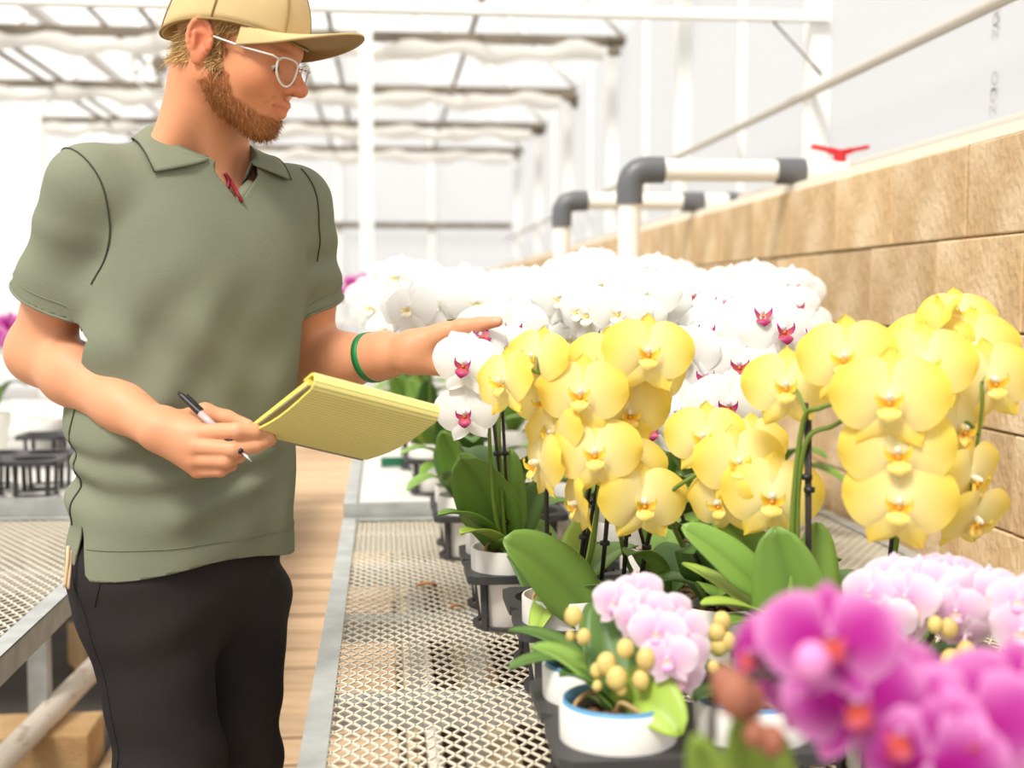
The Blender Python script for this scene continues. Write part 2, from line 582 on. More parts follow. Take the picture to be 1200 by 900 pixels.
# irrigation pipes over the wall --------------------------------------------
def elbow_path(a, c, b, r, n=7):
    a, c, b = Vector(a), Vector(c), Vector(b)
    p, q = c + (a - c).normalized() * r, c + (b - c).normalized() * r
    return [a] + [p.lerp(c, t).lerp(c.lerp(q, t), t) for t in [i / n for i in range(n + 1)]] + [b]


def riser(label, x, yy, zc, r, top_of, valve):
    t = thing('riser_pipe', label, 'pipe', (x, yy, top_of))
    off = Vector((-x, -yy, -top_of))
    MB().tube([(x, yy, top_of), (x, yy, zc - 0.10)], r, 20).build('upright', M_pvc, t, 'auto', off)
    MB().tube(elbow_path((x, yy, zc - 0.105), (x, yy, zc), (x + 0.105, yy, zc), 0.06), r * 1.22, 20).build('elbow', M_pvc_grey, t, 'auto', off)
    MB().tube([(x + 0.10, yy, zc), (XF - 0.06, yy, zc)], r, 20).build('cross_pipe', M_pvc, t, 'auto', off)
    MB().tube([(XW - 0.05, yy, zc), (XW + 0.04, yy, zc)], r * 1.2, 20).build('coupling', M_pvc_grey, t, 'auto', off)
    if valve:
        MB().tube([(XW + 0.13, yy, zc - 0.01), (XW + 0.20, yy, zc - 0.01)], r * 1.1, 16).build('valve_body', M_pvc, t, 'auto', off)
        h = MB()
        c = Vector((XW + 0.155, yy, zc + r + 0.012))
        h.tube([c - Vector((0, 0, 0.03)), c + Vector((0, 0, 0.022))], 0.02, 10)
        for s in (-1, 1):
            h.beam(c + Vector((0, 0, 0.012)), c + Vector((s * 0.035, 0, 0.02)), 0.026, 0.018)
            h.beam(c + Vector((s * 0.03, 0, 0.02)), c + Vector((s * 0.09, 0, 0.032)), 0.028, 0.012)
        h.build('valve_handle', M_red, t, False, off)
    else:
        MB().tube([(XW + 0.14, yy, zc), (XW + 0.23, yy, zc)], r * 1.2, 16).build('tee', M_pvc_grey, t, 'auto', off)
    return t


riser('white riser pipe with grey elbow and red valve handle, passing over the block wall', 0.757, 3.93, WALL_TOP + 0.062, 0.034, BENCH2, True)
riser('thinner looking white riser pipe with grey elbow, behind the one with the red valve', 0.722, 5.2, WALL_TOP + 0.062, 0.034, BENCH2, False)

# circulation fan under the roof
fx, fy, fz = pt(188, 76, 9.0)
fan = thing('circulation_fan', 'round white circulation fan hanging under the roof behind the man', 'fan', (fx, fy, fz))
a = MB()
for rr_, zz in ((0.19, -0.06), (0.19, 0.06)):
    pass
prof = [(0.185, -0.07), (0.195, -0.07), (0.195, 0.07), (0.185, 0.07), (0.185, -0.07)]
s = MB().lathe(prof, n=28).build('shroud', M_white_steel, fan, 'auto')
s.rotation_euler = (R(90), 0, 0)
s = MB().lathe([(0.0, -0.05), (0.05, -0.045), (0.055, 0.05), (0.0, 0.055)], n=16).build('hub', M_taupe, fan, 'auto')
s.rotation_euler = (R(90), 0, 0)
for k in range(4):
    ang = k * math.pi / 2 + 0.4
    bl_ = MB().box((0.115, 0, 0), (0.13, 0.07, 0.006), M=Matrix.Rotation(R(25), 3, 'X')).build('blade', M_white_steel, fan)
    bl_.matrix_basis = Matrix.Rotation(R(90), 4, 'X') @ Matrix.Rotation(ang, 4, 'Z')
MB().tube([(0, 0, 0.19), (0, 0, arch_z(fx) - fz)], 0.006, 6).build('hanger', M_taupe, fan)

# ==================================================================== the man
# implicit surfaces: smooth unions of tapered capsules and ellipsoids, meshed with surface nets
def nrm(v):
    v = np.asarray(v, float)
    return v / np.linalg.norm(v)


class Field:
    def __init__(self):
        self.ops = []

    def add(self, fn, k=0.01, op='u'):
        self.ops.append((fn, k, op))
        return self

    def cone(self, a, b, ra, rb, k=0.01, op='u'):
        a, b = np.asarray(a, float), np.asarray(b, float)
        ba = b - a
        l2 = ba @ ba
        def fn(p):
            t = np.clip((p - a) @ ba / l2, 0, 1)
            return np.sqrt(((p - a - t[:, None] * ba) ** 2).sum(1)) - (ra + (rb - ra) * t)
        return self.add(fn, k, op)

    def chain(self, pts, rs, k=0.006, op='u'):
        for i in range(len(pts) - 1):
            self.cone(pts[i], pts[i + 1], rs[i], rs[i + 1], k, op)
        return self

    def ell(self, c, r, k=0.01, op='u', A=None):
        c, r = np.asarray(c, float), np.asarray(r, float)
        def fn(p):
            q = p - c
            if A is not None:
                q = q @ A.T
            k0 = np.sqrt(((q / r) ** 2).sum(1))
            k1 = np.sqrt(((q / r ** 2) ** 2).sum(1)) + 1e-9
            return k0 * (k0 - 1) / k1
        return self.add(fn, k, op)

    def __call__(self, p, which=None):
        d = None
        for i, (fn, k, op) in enumerate(self.ops):
            if which is not None and not which[i]:
                continue
            if op == 'disp':
                if d is not None:
                    d = d + fn(p)
                continue
            e = fn(p)
            if op == 'u':
                if d is None:
                    d = e
                else:
                    h = np.maximum(k - np.abs(d - e), 0) / k
                    d = np.minimum(d, e) - h * h * k * 0.25
            elif d is not None:
                h = np.maximum(k - np.abs(d + e), 0) / k
                d = np.maximum(d, -e) + h * h * k * 0.25
        if d is None:
            d = np.full(len(p), 9.0)
        return d


def net(f, lo, hi, h, B=16):
    """surface nets on sparse blocks: vertices and quads of f = 0"""
    lo, hi = np.asarray(lo, float), np.asarray(hi, float)
    nb = np.ceil((hi - lo) / (h * B)).astype(int)
    gi = np.stack(np.meshgrid(*[np.arange(n) for n in nb], indexing='ij'), -1).reshape(-1, 3)
    cen = lo + (gi + 0.5) * h * B
    half = h * B * 0.8661
    rel = []
    for fn, k, op in f.ops:
        rel.append(np.ones(len(cen), bool) if op == 'disp' else fn(cen) < half * 1.5 + k * 2)
    rel = np.array(rel)
    act = np.abs(f(cen)) < half * 2.1 + 0.02
    r = np.arange(B + 1)
    G = np.stack(np.meshgrid(r, r, r, indexing='ij'), -1).reshape(-1, 3)
    off = [(a, b, c) for a in (0, 1) for b in (0, 1) for c in (0, 1)]
    keys, pos, quads = [], [], []
    K = 4096
    for bi in np.nonzero(act)[0]:
        w = rel[:, bi]
        if not any(w[i] and f.ops[i][2] == 'u' for i in range(len(w))):
            continue
        g0 = gi[bi] * B
        D = f(lo + (G + g0) * h, w).reshape(B + 1, B + 1, B + 1)
        S = D < 0
        if S.all() or not S.any():
            continue
        c8 = np.stack([S[a:a + B, b:b + B, c:c + B] for a, b, c in off])
        mixed = c8.any(0) & ~c8.all(0)
        ci = np.argwhere(mixed)
        acc = np.zeros((len(ci), 3))
        cnt = np.zeros(len(ci))
        for ax in range(3):
            o1, o2 = [o for o in range(3) if o != ax]
            for b in (0, 1):
                for c in (0, 1):
                    s = np.zeros(3, int)
                    s[o1], s[o2] = b, c
                    e = s.copy()
                    e[ax] = 1
                    da = D[tuple((ci + s).T)]
                    db = D[tuple((ci + e).T)]
                    cr = (da < 0) != (db < 0)
                    t = np.where(cr, da / np.where(cr, da - db, 1), 0)
                    p = np.tile(s.astype(float), (len(ci), 1))
                    p[:, ax] = t
                    acc += p * cr[:, None]
                    cnt += cr
        gc = ci + g0
        pos.append(lo + (gc + acc / cnt[:, None]) * h)
        keys.append((gc[:, 0] * K + gc[:, 1]) * K + gc[:, 2])
        for ax in range(3):
            o1, o2 = (ax + 1) % 3, (ax + 2) % 3
            sl0 = [slice(0, B)] * 3
            sl1 = [slice(0, B)] * 3
            sl1[ax] = slice(1, B + 1)
            A_, C_ = S[tuple(sl0)], S[tuple(sl1)]
            ei = np.argwhere(A_ != C_)
            if not len(ei):
                continue
            inside = A_[tuple(ei.T)]
            ge = ei + g0
            q = []
            for b, c in ((0, 0), (-1, 0), (-1, -1), (0, -1)):
                s = ge.copy()
                s[:, o1] += b
                s[:, o2] += c
                q.append((s[:, 0] * K + s[:, 1]) * K + s[:, 2])
            q = np.stack(q, 1)
            q[~inside] = q[~inside][:, ::-1]
            quads.append(q)
    keys = np.concatenate(keys)
    pos = np.concatenate(pos)
    quads = np.concatenate(quads)
    o = np.argsort(keys)
    keys, pos = keys[o], pos[o]
    ix = np.clip(np.searchsorted(keys, quads), 0, len(keys) - 1)
    ok = (keys[ix] == quads).all(1)
    return pos, ix[ok]


def grad(f, p, e=0.001):
    g = np.stack([f(p + np.eye(3)[i] * e) - f(p - np.eye(3)[i] * e) for i in range(3)], 1)
    return g / (np.linalg.norm(g, axis=1, keepdims=True) + 1e-9)


def project(f, p, lift=0.0, it=6):
    p = np.array(p, float)
    for _ in range(it):
        p = p - grad(f, p) * (f(p) - lift)[:, None] * 0.8
    return p


def hit(f, px, py, lift=0.0, Y=1.2):
    """where the line of sight of a pixel meets the surface"""
    o = np.array([0, 0, CAM_H])
    d = nrm(ptn(px, py, 2.0) - o)
    t = Y
    for _ in range(90):
        t += float(f((o + d * t)[None])[0]) * .7
    return o + d * (t - lift)


def smooth_v(v, q, it=1, lam=0.5):
    for _ in range(it):
        s = np.zeros_like(v)
        c = np.zeros(len(v))
        for a, b in ((0, 1), (1, 2), (2, 3), (3, 0)):
            np.add.at(s, q[:, a], v[q[:, b]])
            np.add.at(s, q[:, b], v[q[:, a]])
            np.add.at(c, q[:, a], 1)
            np.add.at(c, q[:, b], 1)
        v = v + lam * (s / np.maximum(c, 1)[:, None] - v)
    return v


def clip_mesh(v, q, w):
    """keep the side of the surface where w > 0, with a clean cut"""
    tris = np.concatenate([q[:, [0, 1, 2]], q[:, [0, 2, 3]]])
    s = w > 0
    n = s[tris].sum(1)
    keep_q = s[q].all(1)
    V = [tuple(x) for x in v]
    F = [tuple(x) for x in q[keep_q]]
    cut = {}
    def mid(a, b):
        k = (min(a, b), max(a, b))
        if k not in cut:
            t = w[a] / (w[a] - w[b])
            cut[k] = len(V)
            V.append(tuple(v[a] + (v[b] - v[a]) * t))
        return cut[k]
    part = s[q].any(1) & ~keep_q
    for f in q[part]:
        out = []
        for i in range(4):
            a, b = f[i], f[(i + 1) % 4]
            if s[a]:
                out.append(int(a))
            if s[a] != s[b]:
                out.append(mid(int(a), int(b)))
        if len(out) >= 3:
            F.append(tuple(out))
    used = sorted({i for f in F for i in f})
    m = {a: i for i, a in enumerate(used)}
    return [V[i] for i in used], [tuple(m[i] for i in f) for f in F]


def np_mesh(name, v, f, material, smooth=True):
    me = bpy.data.meshes.new(name)
    me.from_pydata([tuple(x) for x in v] if not isinstance(v, list) else v, [], [tuple(int(i) for i in x) for x in f])
    me.materials.append(material)
    if smooth:
        me.shade_smooth()
    return me


def vnoise(p, s, seed=0):
    """cheap smooth noise from a few rotated sines"""
    r = np.random.RandomState(seed)
    o = np.zeros(len(p))
    for i in range(6):
        k = nrm(r.normal(size=3)) * s * (0.6 + 0.25 * i)
        o += np.sin(p @ k + r.uniform(0, 6.28)) / 6
    return o * 1.6


# ------------------------------------------------------------------ materials
M_skin = mat('skin', lin(226, 160, 116), 0.5, attr='Col', spec=0.35, sss=0.08, bump=0.06, bump_scale=420)
M_hair = mat('blond_hair', lin(186, 142, 84), 0.5, attr='Col', spec=0.4)
M_beard = mat('ginger_beard', lin(140, 82, 40), 0.6, attr='Col', spec=0.3)
M_shirt = mat('sage_cotton', lin(128, 132, 112), 0.85, second=lin(119, 124, 104), scale=3, spec=0.15, bump=0.12, bump_scale=350)
M_seam = mat('dark_seam', lin(58, 60, 46), 0.9)
M_trouser = mat('black_twill', lin(36, 33, 34), 0.8, second=lin(44, 40, 40), scale=4, spec=0.2, bump=0.1, bump_scale=500)
M_cap_cloth = mat('khaki_cap', lin(214, 188, 140), 0.8, second=lin(204, 178, 128), scale=6, spec=0.15, bump=0.1, bump_scale=500)
M_cap_under = mat('cap_underside', lin(150, 122, 72), 0.8)
M_clear = mat('clear_acetate', lin(236, 232, 228), 0.15, spec=0.7)
M_lens = bpy.data.materials.new('spectacle_lens')
M_lens.use_nodes = True
_n = M_lens.node_tree.nodes
_t = _n.new('ShaderNodeBsdfTransparent')
_g = _n.new('ShaderNodeBsdfGlossy')
_g.inputs['Roughness'].default_value = 0.05
_m = _n.new('ShaderNodeMixShader')
_m.inputs['Fac'].default_value = 0.10
M_lens.node_tree.links.new(_t.outputs[0], _m.inputs[1])
M_lens.node_tree.links.new(_g.outputs[0], _m.inputs[2])
M_lens.node_tree.links.new(_m.outputs[0], _n['Material Output'].inputs['Surface'])
M_eye = mat('eye_white', lin(236, 228, 220), 0.2)
M_iris = mat('brown_iris', lin(70, 48, 30), 0.15)
M_band = mat('green_silicone', lin(14, 122, 62), 0.5)
M_lanyard = mat('dark_red_cord', lin(130, 12, 28), 0.6)
M_pen_black = mat('pen_black', lin(30, 28, 30), 0.3)
M_pen_grey = mat('pen_grey_barrel', lin(188, 172, 170), 0.35)
M_chrome = mat('pen_tip_steel', lin(220, 220, 220), 0.2, metal=1.0)
M_shoe = mat('shoe_leather', lin(60, 50, 42), 0.6)
M_key = mat('pale_strap', lin(214, 186, 150), 0.6)

# ------------------------------------------------------------------ frames and joints
AZ = R(42)
TF = np.array([math.sin(AZ), -math.cos(AZ), 0.0])       # chest faces here
TR = np.array([-math.cos(AZ), -math.sin(AZ), 0.0])      # his own right
UP = np.array([0, 0, 1.0])
HIP0 = ptn(212, 640, 2.10)
SHO0 = ptn(230, 200, 2.09)


def axis_at(z):
    t = (z - HIP0[2]) / (SHO0[2] - HIP0[2])
    return HIP0 + (SHO0 - HIP0) * t


rsho, relb, rwri = ptn(102, 226, 1.975), ptn(46, 412, 2.075), ptn(186, 504, 1.885)
lsho, lelb, lwri = ptn(346, 242, 2.20), ptn(367, 428, 2.26), ptn(484, 412, 2.105)

# ------------------------------------------------------------------ head frame
HY, HP = R(71), R(17.5)
F0 = np.array([math.sin(HY), -math.cos(HY), 0.0])
HF = F0 * math.cos(HP) - UP * math.sin(HP)
HU = F0 * math.sin(HP) + UP * math.cos(HP)
HR = np.array([-math.cos(HY), -math.sin(HY), 0.0])
HC = ptn(277, 62, 2.04)
HS = 1.0
HA = np.stack([HF, HR, HU])


def H(f, r, u):
    return HC + (HF * f + HR * r + HU * u) * HS


body = Field()


def hell(c, r, k=0.01, op='u', tilt=None):
    A = HA
    if tilt is not None:
        A = tilt @ HA
    body.ell(H(*c), np.array(r) * HS, k * HS, op, A)


def hcone(a, b, ra, rb, k=0.01, op='u'):
    body.cone(H(*a), H(*b), ra * HS, rb * HS, k * HS, op)


# torso core (under the shirt), neck
neck0 = ptn(240, 172, 2.08)
CU = nrm(UP + TF * .42)                 # the collar leans forward with the neck
CF = nrm(TF - CU * (TF @ CU))
for z, a in ((1.02, .135), (1.16, .135), (1.30, .14)):
    body.ell(axis_at(z), (a, 0.095, 0.12), 0.05, A=np.stack([TR, TF, UP]))
body.ell(axis_at(1.40) - TF * 0.0, (0.16, 0.085, 0.09), 0.05, A=np.stack([TR, TF, UP]))
body.cone(rsho, lsho, 0.048, 0.048, 0.04)
body.cone(neck0 - CU * 0.07 - TF * .01, H(-0.035, 0, -0.050), 0.058, 0.059, 0.03)
body.cone(axis_at(1.45) + TR * .10, H(-.03, .03, -.07), 0.024, 0.03, 0.04)      # trapezius
body.cone(axis_at(1.45) - TR * .10, H(-.03, -.03, -.07), 0.024, 0.03, 0.04)
body.cone(H(-0.028, .052, -.030), neck0 + CF * 0.045 + CU * -.05, 0.020, 0.017, 0.02)   # neck tendon
body.cone(H(-0.028, -.052, -.030), neck0 + CF * 0.045 + CU * -.05, 0.020, 0.017, 0.02)
# head
hell((-.006, 0, .046), (.103, .079, .088), .02)
hell((.044, 0, -.018), (.052, .064, .080), .03)
for s in (1, -1):
    hcone((-.004, s * .057, -.045), (.066, s * .016, -.093), .021, .019, .025)
    hcone((.086, s * .010, .021), (.064, s * .050, .020), .012, .011, .014)
    hell((.058, s * .043, -.028), (.026, .020, .022), .028)
hell((.074, 0, -.092), (.020, .022, .020), .02)
hell((.072, 0, -.058), (.026, .030, .022), .02)
for s in (1, -1):
    hell((.101, s * .033, -.002), (.017, .019, .012), .014, 's')
    hell((.073, s * .031, -.003), (.0142, .0150, .0142), .004)
    hell((.0885, s * .0315, -.0075), (.0125, .0135, .0046), .003, 's')
hcone((.090, 0, .010), (.117, 0, -.026), .0075, .0112, .012)
hell((.119, 0, -.0275), (.0110, .0115, .0100), .006)
for s in (1, -1):
    hell((.1035, s * .0135, -.0305), (.0105, .0075, .0085), .006)
    hell((.1095, s * .0068, -.0395), (.0065, .0034, .0048), .003, 's')
hcone((.086, .021, -.0605), (.1025, 0, -.0555), .0045, .0062, .006)
hcone((.086, -.021, -.0605), (.1025, 0, -.0555), .0045, .0062, .006)
hcone((.084, .018, -.0650), (.0990, 0, -.0690), .0055, .0068, .006)
hcone((.084, -.018, -.0650), (.0990, 0, -.0690), .0055, .0068, .006)
for s in (1, -1):
    hcone((.085, s * .0275, -.0605), (.112, 0, -.0622), .0016, .0017, .002, 's')
# ears
for s in (1, -1):
    tl = np.array(Euler((R(-14) * s * 0, 0, 0)).to_matrix())
    e0 = np.array([-.020, .076, -.002])
    # plate, opening outward towards the back
    a1 = R(20) * s
    fwd = np.array([math.cos(a1), math.sin(a1) * -1, 0])      # local (f, r) with the back edge standing out
    fwd = np.array([math.cos(R(20)), -s * math.sin(R(20)), 0.22])
    fwd /= np.linalg.norm(fwd)
    upv = np.array([-0.22, 0, 1.0]); upv -= fwd * (upv @ fwd); upv /= np.linalg.norm(upv)
    out = np.cross(upv, fwd) * 1.0
    if out[1] * s < 0:
        out = -out
    E = np.stack([fwd, out, upv])
    ec = np.array([-.021, s * .080, -.001])
    P = lambda a, o, u: tuple(ec + fwd * a + out * o + upv * u)
    hell(P(0, 0, 0), (.0185, .0060, .0290), .006, tilt=E)
    ring = []
    for i in range(13):
        t = R(-30 + 268 * i / 12)
        ring.append(P(.0172 * math.cos(t), .0055, .0285 * math.sin(t) + .002))
    for i in range(12):
        hcone(ring[i], ring[i + 1], .0036, .0036, .003)
    hell(P(-.0035, .004, -.0290), (.0080, .0048, .0085), .006, tilt=E)
    hell(P(.0015, .0075, -.003), (.0085, .0065, .0125), .004, 's', tilt=E)
    hell(P(-.001, .0085, .0165), (.0085, .0040, .0052), .003, 's', tilt=E)
    hcone(P(-.009, .0055, -.012), P(-.007, .0060, .010), .0030, .0030, .003)
    hell(P(.0125, .0035, -.006), (.0040, .0040, .0060), .004, tilt=E)

# arms
def arm(sh, el, wr, side, flat=1.0):
    body.cone(sh, sh + (el - sh) * .55, .053, .050, .03)
    body.cone(sh + (el - sh) * .45, el, .050, .043, .02)
    body.ell(el, (.043, .043, .043), .02)
    m = el + (wr - el) * .30
    body.cone(el, m, .044, .047, .03)
    body.cone(m, el + (wr - el) * .72, .047, .036, .02)
    body.cone(el + (wr - el) * .68, wr, .037, .030, .02)


arm(rsho, relb, rwri, 1)
arm(lsho, lelb, lwri, -1)
# right hand: back to the camera, index and middle pressing the pad, ring and little finger curled
rk = [ptn(233, 507, 1.858), ptn(229, 523, 1.852), ptn(227, 538, 1.858), ptn(231, 551, 1.868)]
for i, kpt in enumerate(rk):
    body.cone(rwri + (ptn(186, 498 + 4 * i, 1.885) - rwri) * .9, kpt, .021, (.0135, .013, .0125, .0115)[i], .014)
body.cone(ptn(196, 492, 1.892), ptn(232, 500, 1.875), .018, .014, .014)
FR = .0025
body.chain([rk[0], ptn(277, 505, 1.836), ptn(298, 506, 1.846), ptn(311, 508, 1.856)], [.0135, .0122, .0112, .0098], FR)
body.chain([rk[1], ptn(272, 527, 1.834), ptn(300, 522, 1.848), ptn(317, 515, 1.860)], [.0130, .0118, .0105, .0092], FR)
body.chain([rk[2], ptn(264, 540, 1.838), ptn(280, 534, 1.862), ptn(268, 527, 1.880)], [.0125, .0113, .0105, .0092], FR)
body.chain([rk[3], ptn(258, 551, 1.850), ptn(270, 545, 1.872), ptn(258, 538, 1.886)], [.0112, .0100, .0095, .0085], FR)
body.chain([ptn(204, 497, 1.897), ptn(240, 484, 1.902), ptn(266, 491, 1.902), ptn(290, 499, 1.898)], [.018, .0145, .0125, .0100], .006)
# left hand: open, palm to the camera, thumb along the top, fingers behind and under the flower
lk = [ptn(536, 396, 2.105), ptn(541, 409, 2.108), ptn(540, 422, 2.105), ptn(532, 434, 2.095)]
for i, kpt in enumerate(lk):
    body.cone(ptn(480, 404 + 6 * i, 2.105), kpt, .021, (.0135, .0135, .013, .012)[i], .016)
body.cone(ptn(490, 402, 2.10), ptn(522, 388, 2.085), .020, .016, .016)
body.chain([ptn(510, 394, 2.09), ptn(540, 383, 2.075), ptn(563, 380, 2.062), ptn(583, 377, 2.052)], [.017, .0132, .0115, .0088], .006)
body.chain([lk[0], ptn(568, 404, 2.10), ptn(583, 416, 2.09), ptn(590, 428, 2.08)], [.0130, .0115, .0105, .0092], FR)
body.chain([lk[1], ptn(570, 424, 2.095), ptn(580, 436, 2.075), ptn(582, 444, 2.058)], [.0130, .0115, .0105, .0092], FR)
body.chain([lk[2], ptn(560, 440, 2.085), ptn(570, 449, 2.065), ptn(575, 452, 2.045)], [.0125, .0110, .0100, .0090], FR)
body.chain([lk[3], ptn(541, 446, 2.070), ptn(547, 452, 2.048), ptn(552, 455, 2.030)], [.0118, .0105, .0095, .0085], FR)

bv, bq = net(body, (-1.0, 1.70, 0.88), (0.25, 2.45, 1.74), 0.0027)

# true colours of the skin: ruddier ears, nose and cheeks, lips, the beard's shadow on the jaw
def head_local(v):
    return ((v - HC) @ HA.T) / HS


def seg2(p, a, b):
    a, b = np.array(a), np.array(b)
    t = np.clip(((p - a) @ (b - a)) / ((b - a) @ (b - a)), 0, 1)
    return np.linalg.norm(p - a - t[:, None] * (b - a), axis=1)


def beard_mask(l):
    fu = l[:, [0, 2]]
    d = np.minimum.reduce([
        seg2(fu, (.010, .020), (.006, -.035)) - .011,
        seg2(fu, (.004, -.040), (.030, -.082)) - .023,
        seg2(fu, (.030, -.078), (.074, -.104)) - .022,
        seg2(fu, (.074, -.100), (.094, -.092)) - .018,
        (seg2(fu, (.094, -.048), (.088, -.058)) - .004) + 0.002])
    d = d + 0.004 * vnoise(l, 260, 3)
    m = np.clip(-d / .008 + .35, 0, 1)
    m *= (l[:, 2] > -.135) & (l[:, 2] < .03) & (np.abs(l[:, 1]) < .078)
    # lips and nose stay bare
    m *= 1 - np.clip(1.6 - seg2(fu, (.100, -.0555), (.098, -.070)) / .0075, 0, 1)
    return m


hl = head_local(bv)
onhead = (np.linalg.norm(hl * [1, 1, .85], axis=1) < .165)
base = np.array(lin(219, 157, 119))
ruddy = np.array(lin(202, 126, 92))
col = np.tile(base, (len(bv), 1))
blot = np.clip(.5 + .5 * vnoise(bv, 60, 1), 0, 1)[:, None]
col = col * (1 - .25 * blot) + ruddy * .25 * blot
def blend(mask, c):
    global col
    m = mask[:, None]
    col = col * (1 - m) + np.array(c) * m
G_ = lambda c, r: np.exp(-(((hl - np.array(c)) / r) ** 2).sum(1)) * onhead
blend(.75 * onhead * np.clip((hl[:, 2] + .2) * 8, 0, 1), lin(212, 138, 94))
for s in (1, -1):
    blend(.55 * G_((-.021, s * .083, -.002), (.030, .014, .040)), lin(218, 110, 84))
    blend(.35 * G_((.070, s * .045, -.030), .03), lin(214, 122, 84))
    blend(.75 * G_((.086, s * .034, .021), (.02, .022, .004)), lin(136, 86, 48))
blend(.55 * G_((.116, 0, -.028), .018), lin(210, 108, 78))
lipm = np.clip(1.3 - np.hypot(hl[:, 0] - .099, (hl[:, 2] + .0625) * .85) / .0105, 0, 1) * (np.abs(hl[:, 1]) < .025) * onhead
blend(.6 * lipm, lin(198, 108, 84))
bm_ = beard_mask(hl) * onhead
blend(.72 * bm_, lin(150, 88, 46))
scalp = onhead * (((hl[:, 0] < .012 - .25 * hl[:, 2]) & (hl[:, 2] > -.036) & (np.abs(hl[:, 1]) < .079) & (hl[:, 2] > -.03 - .25 * (hl[:, 0] + .1))) | ((hl[:, 2] > .045) & (hl[:, 0] < .075)))
earz = np.linalg.norm((hl - np.array([-.021, 0, -.001])) * [1 / .024, 0, 1 / .036], axis=1) < 1
_th = np.arctan2(hl[:, 1] / .089, (hl[:, 0] + .008) / .113)
_rim = .022 * np.cos(_th) + .010 - .010 * np.cos(2 * _th)
scalp = scalp | (onhead & (np.abs(hl[:, 2] - _rim - .004) < .010 + .006 * vnoise(hl, 120, 9)) & (hl[:, 0] < .068))
scalp = scalp & ~(earz & (np.abs(hl[:, 1]) > .072))
blend(.85 * scalp.astype(float), lin(196, 152, 96))
# knuckles and fingertips a little redder
for kk in rk + lk:
    blend(.35 * np.exp(-((np.linalg.norm(bv - kk, axis=1) / .016) ** 2)), lin(214, 128, 92))
for tp_ in (ptn(310, 504, 1.846), ptn(317, 511, 1.852), ptn(290, 496, 1.886), ptn(583, 374, 2.044)):
    blend(.6 * np.exp(-((np.linalg.norm(bv - tp_, axis=1) / .0055) ** 2)), lin(240, 192, 170))
me = np_mesh('person', bv, bq, M_skin)
at = me.attributes.new('Col', 'FLOAT_COLOR', 'POINT')
at.data.foreach_set('color', np.concatenate([col, np.ones((len(col), 1))], 1).astype(np.float32).ravel())
man = obj('person', me)
tag(man, 'person in sage green polo and khaki cap holding a yellow pad beside the orchids', 'person')

# strands -------------------------------------------------------------------
def strands(name, roots, dirs, length, width, c0, c1, material, seed, curl=0.3):
    r = np.random.RandomState(seed)
    V, F, C = [], [], []
    for p, d in zip(roots, dirs):
        L = length * r.uniform(.6, 1.2)
        side = nrm(np.cross(d, r.normal(size=3)))
        bend = r.normal(size=3) * curl * L
        o = len(V)
        ns = 3
        c = np.array(c0) + (np.array(c1) - np.array(c0)) * r.uniform()
        for i in range(ns + 1):
            t = i / ns
            q = p + d * L * t + bend * t * t
            w = width * (1 - t * .85) / 2
            V += [q + side * w, q - side * w]
            C += [c, c]
        for i in range(ns):
            F.append((o + 2 * i, o + 2 * i + 1, o + 2 * i + 3, o + 2 * i + 2))
    me = np_mesh(name, V, F, material)
    a = me.attributes.new('Col', 'FLOAT_COLOR', 'POINT')
    a.data.foreach_set('color', np.concatenate([np.array(C), np.ones((len(C), 1))], 1).astype(np.float32).ravel())
    return obj(name, me, man)


rs = np.random.RandomState(4)
bi = np.nonzero(bm_ > .45)[0]
bi = rs.choice(bi, min(5200, len(bi)), replace=False)
gn = grad(body, bv[bi])
dn = gn * .55 + (-HU * .75 + HF * .35) + rs.normal(size=gn.shape) * .25
dn /= np.linalg.norm(dn, axis=1, keepdims=True)
low = np.clip((-.07 - hl[bi][:, 2]) / .04, 0, 1)
strands('beard', bv[bi], dn, .0085, .0009, lin(120, 66, 28), lin(196, 136, 80), M_beard, 5)
th_ = np.arctan2(hl[:, 1] / .089, (hl[:, 0] + .008) / .113)
hi_ = np.nonzero(scalp & (hl[:, 2] < .022 * np.cos(th_) + .022 - .010 * np.cos(2 * th_)))[0]
hi_ = rs.choice(hi_, min(5200, len(hi_)), replace=False)
gn = grad(body, bv[hi_])
dn = gn * .10 + (-HU * .80 - HF * .40) + rs.normal(size=gn.shape) * .14
dn -= gn * np.minimum((dn * gn).sum(1) - .1, 0)[:, None]
dn /= np.linalg.norm(dn, axis=1, keepdims=True)
hlen = np.where(hl[hi_][:, 0] > -.035, .013, .019)
strands('hair', bv[hi_] + gn * .002, dn * (hlen / .026)[:, None], .026, .0015, lin(150, 108, 58), lin(232, 196, 132), M_hair, 6, .18)

# eyes
for s in (1, -1):
    c = H(.0745, s * .031, -.0035)
    look = nrm(HF - HU * .35)
    MB().ball(c, .0124 * HS, 14, 10).build('eye', M_eye, man, True)
    MB().ball(c + look * .0124 * HS * .78, (.0058 * HS,) * 3, 10, 8).build('iris', M_iris, man, True)

# cap -------------------------------------------------------------------------
def cap_pt(th, ph, k=1.0):
    """th around (0 = front), ph up from the rim"""
    return (.0 - .008 + .113 * k * math.cos(th) * math.cos(ph), .090 * k * math.sin(th) * math.cos(ph), 0.040 + .098 * k * math.sin(ph))


def rim_u(th):
    # the rim: high over the brow, low at the nape, arched above the ears
    return .022 * math.cos(th) + .010 - .010 * math.cos(2 * th)


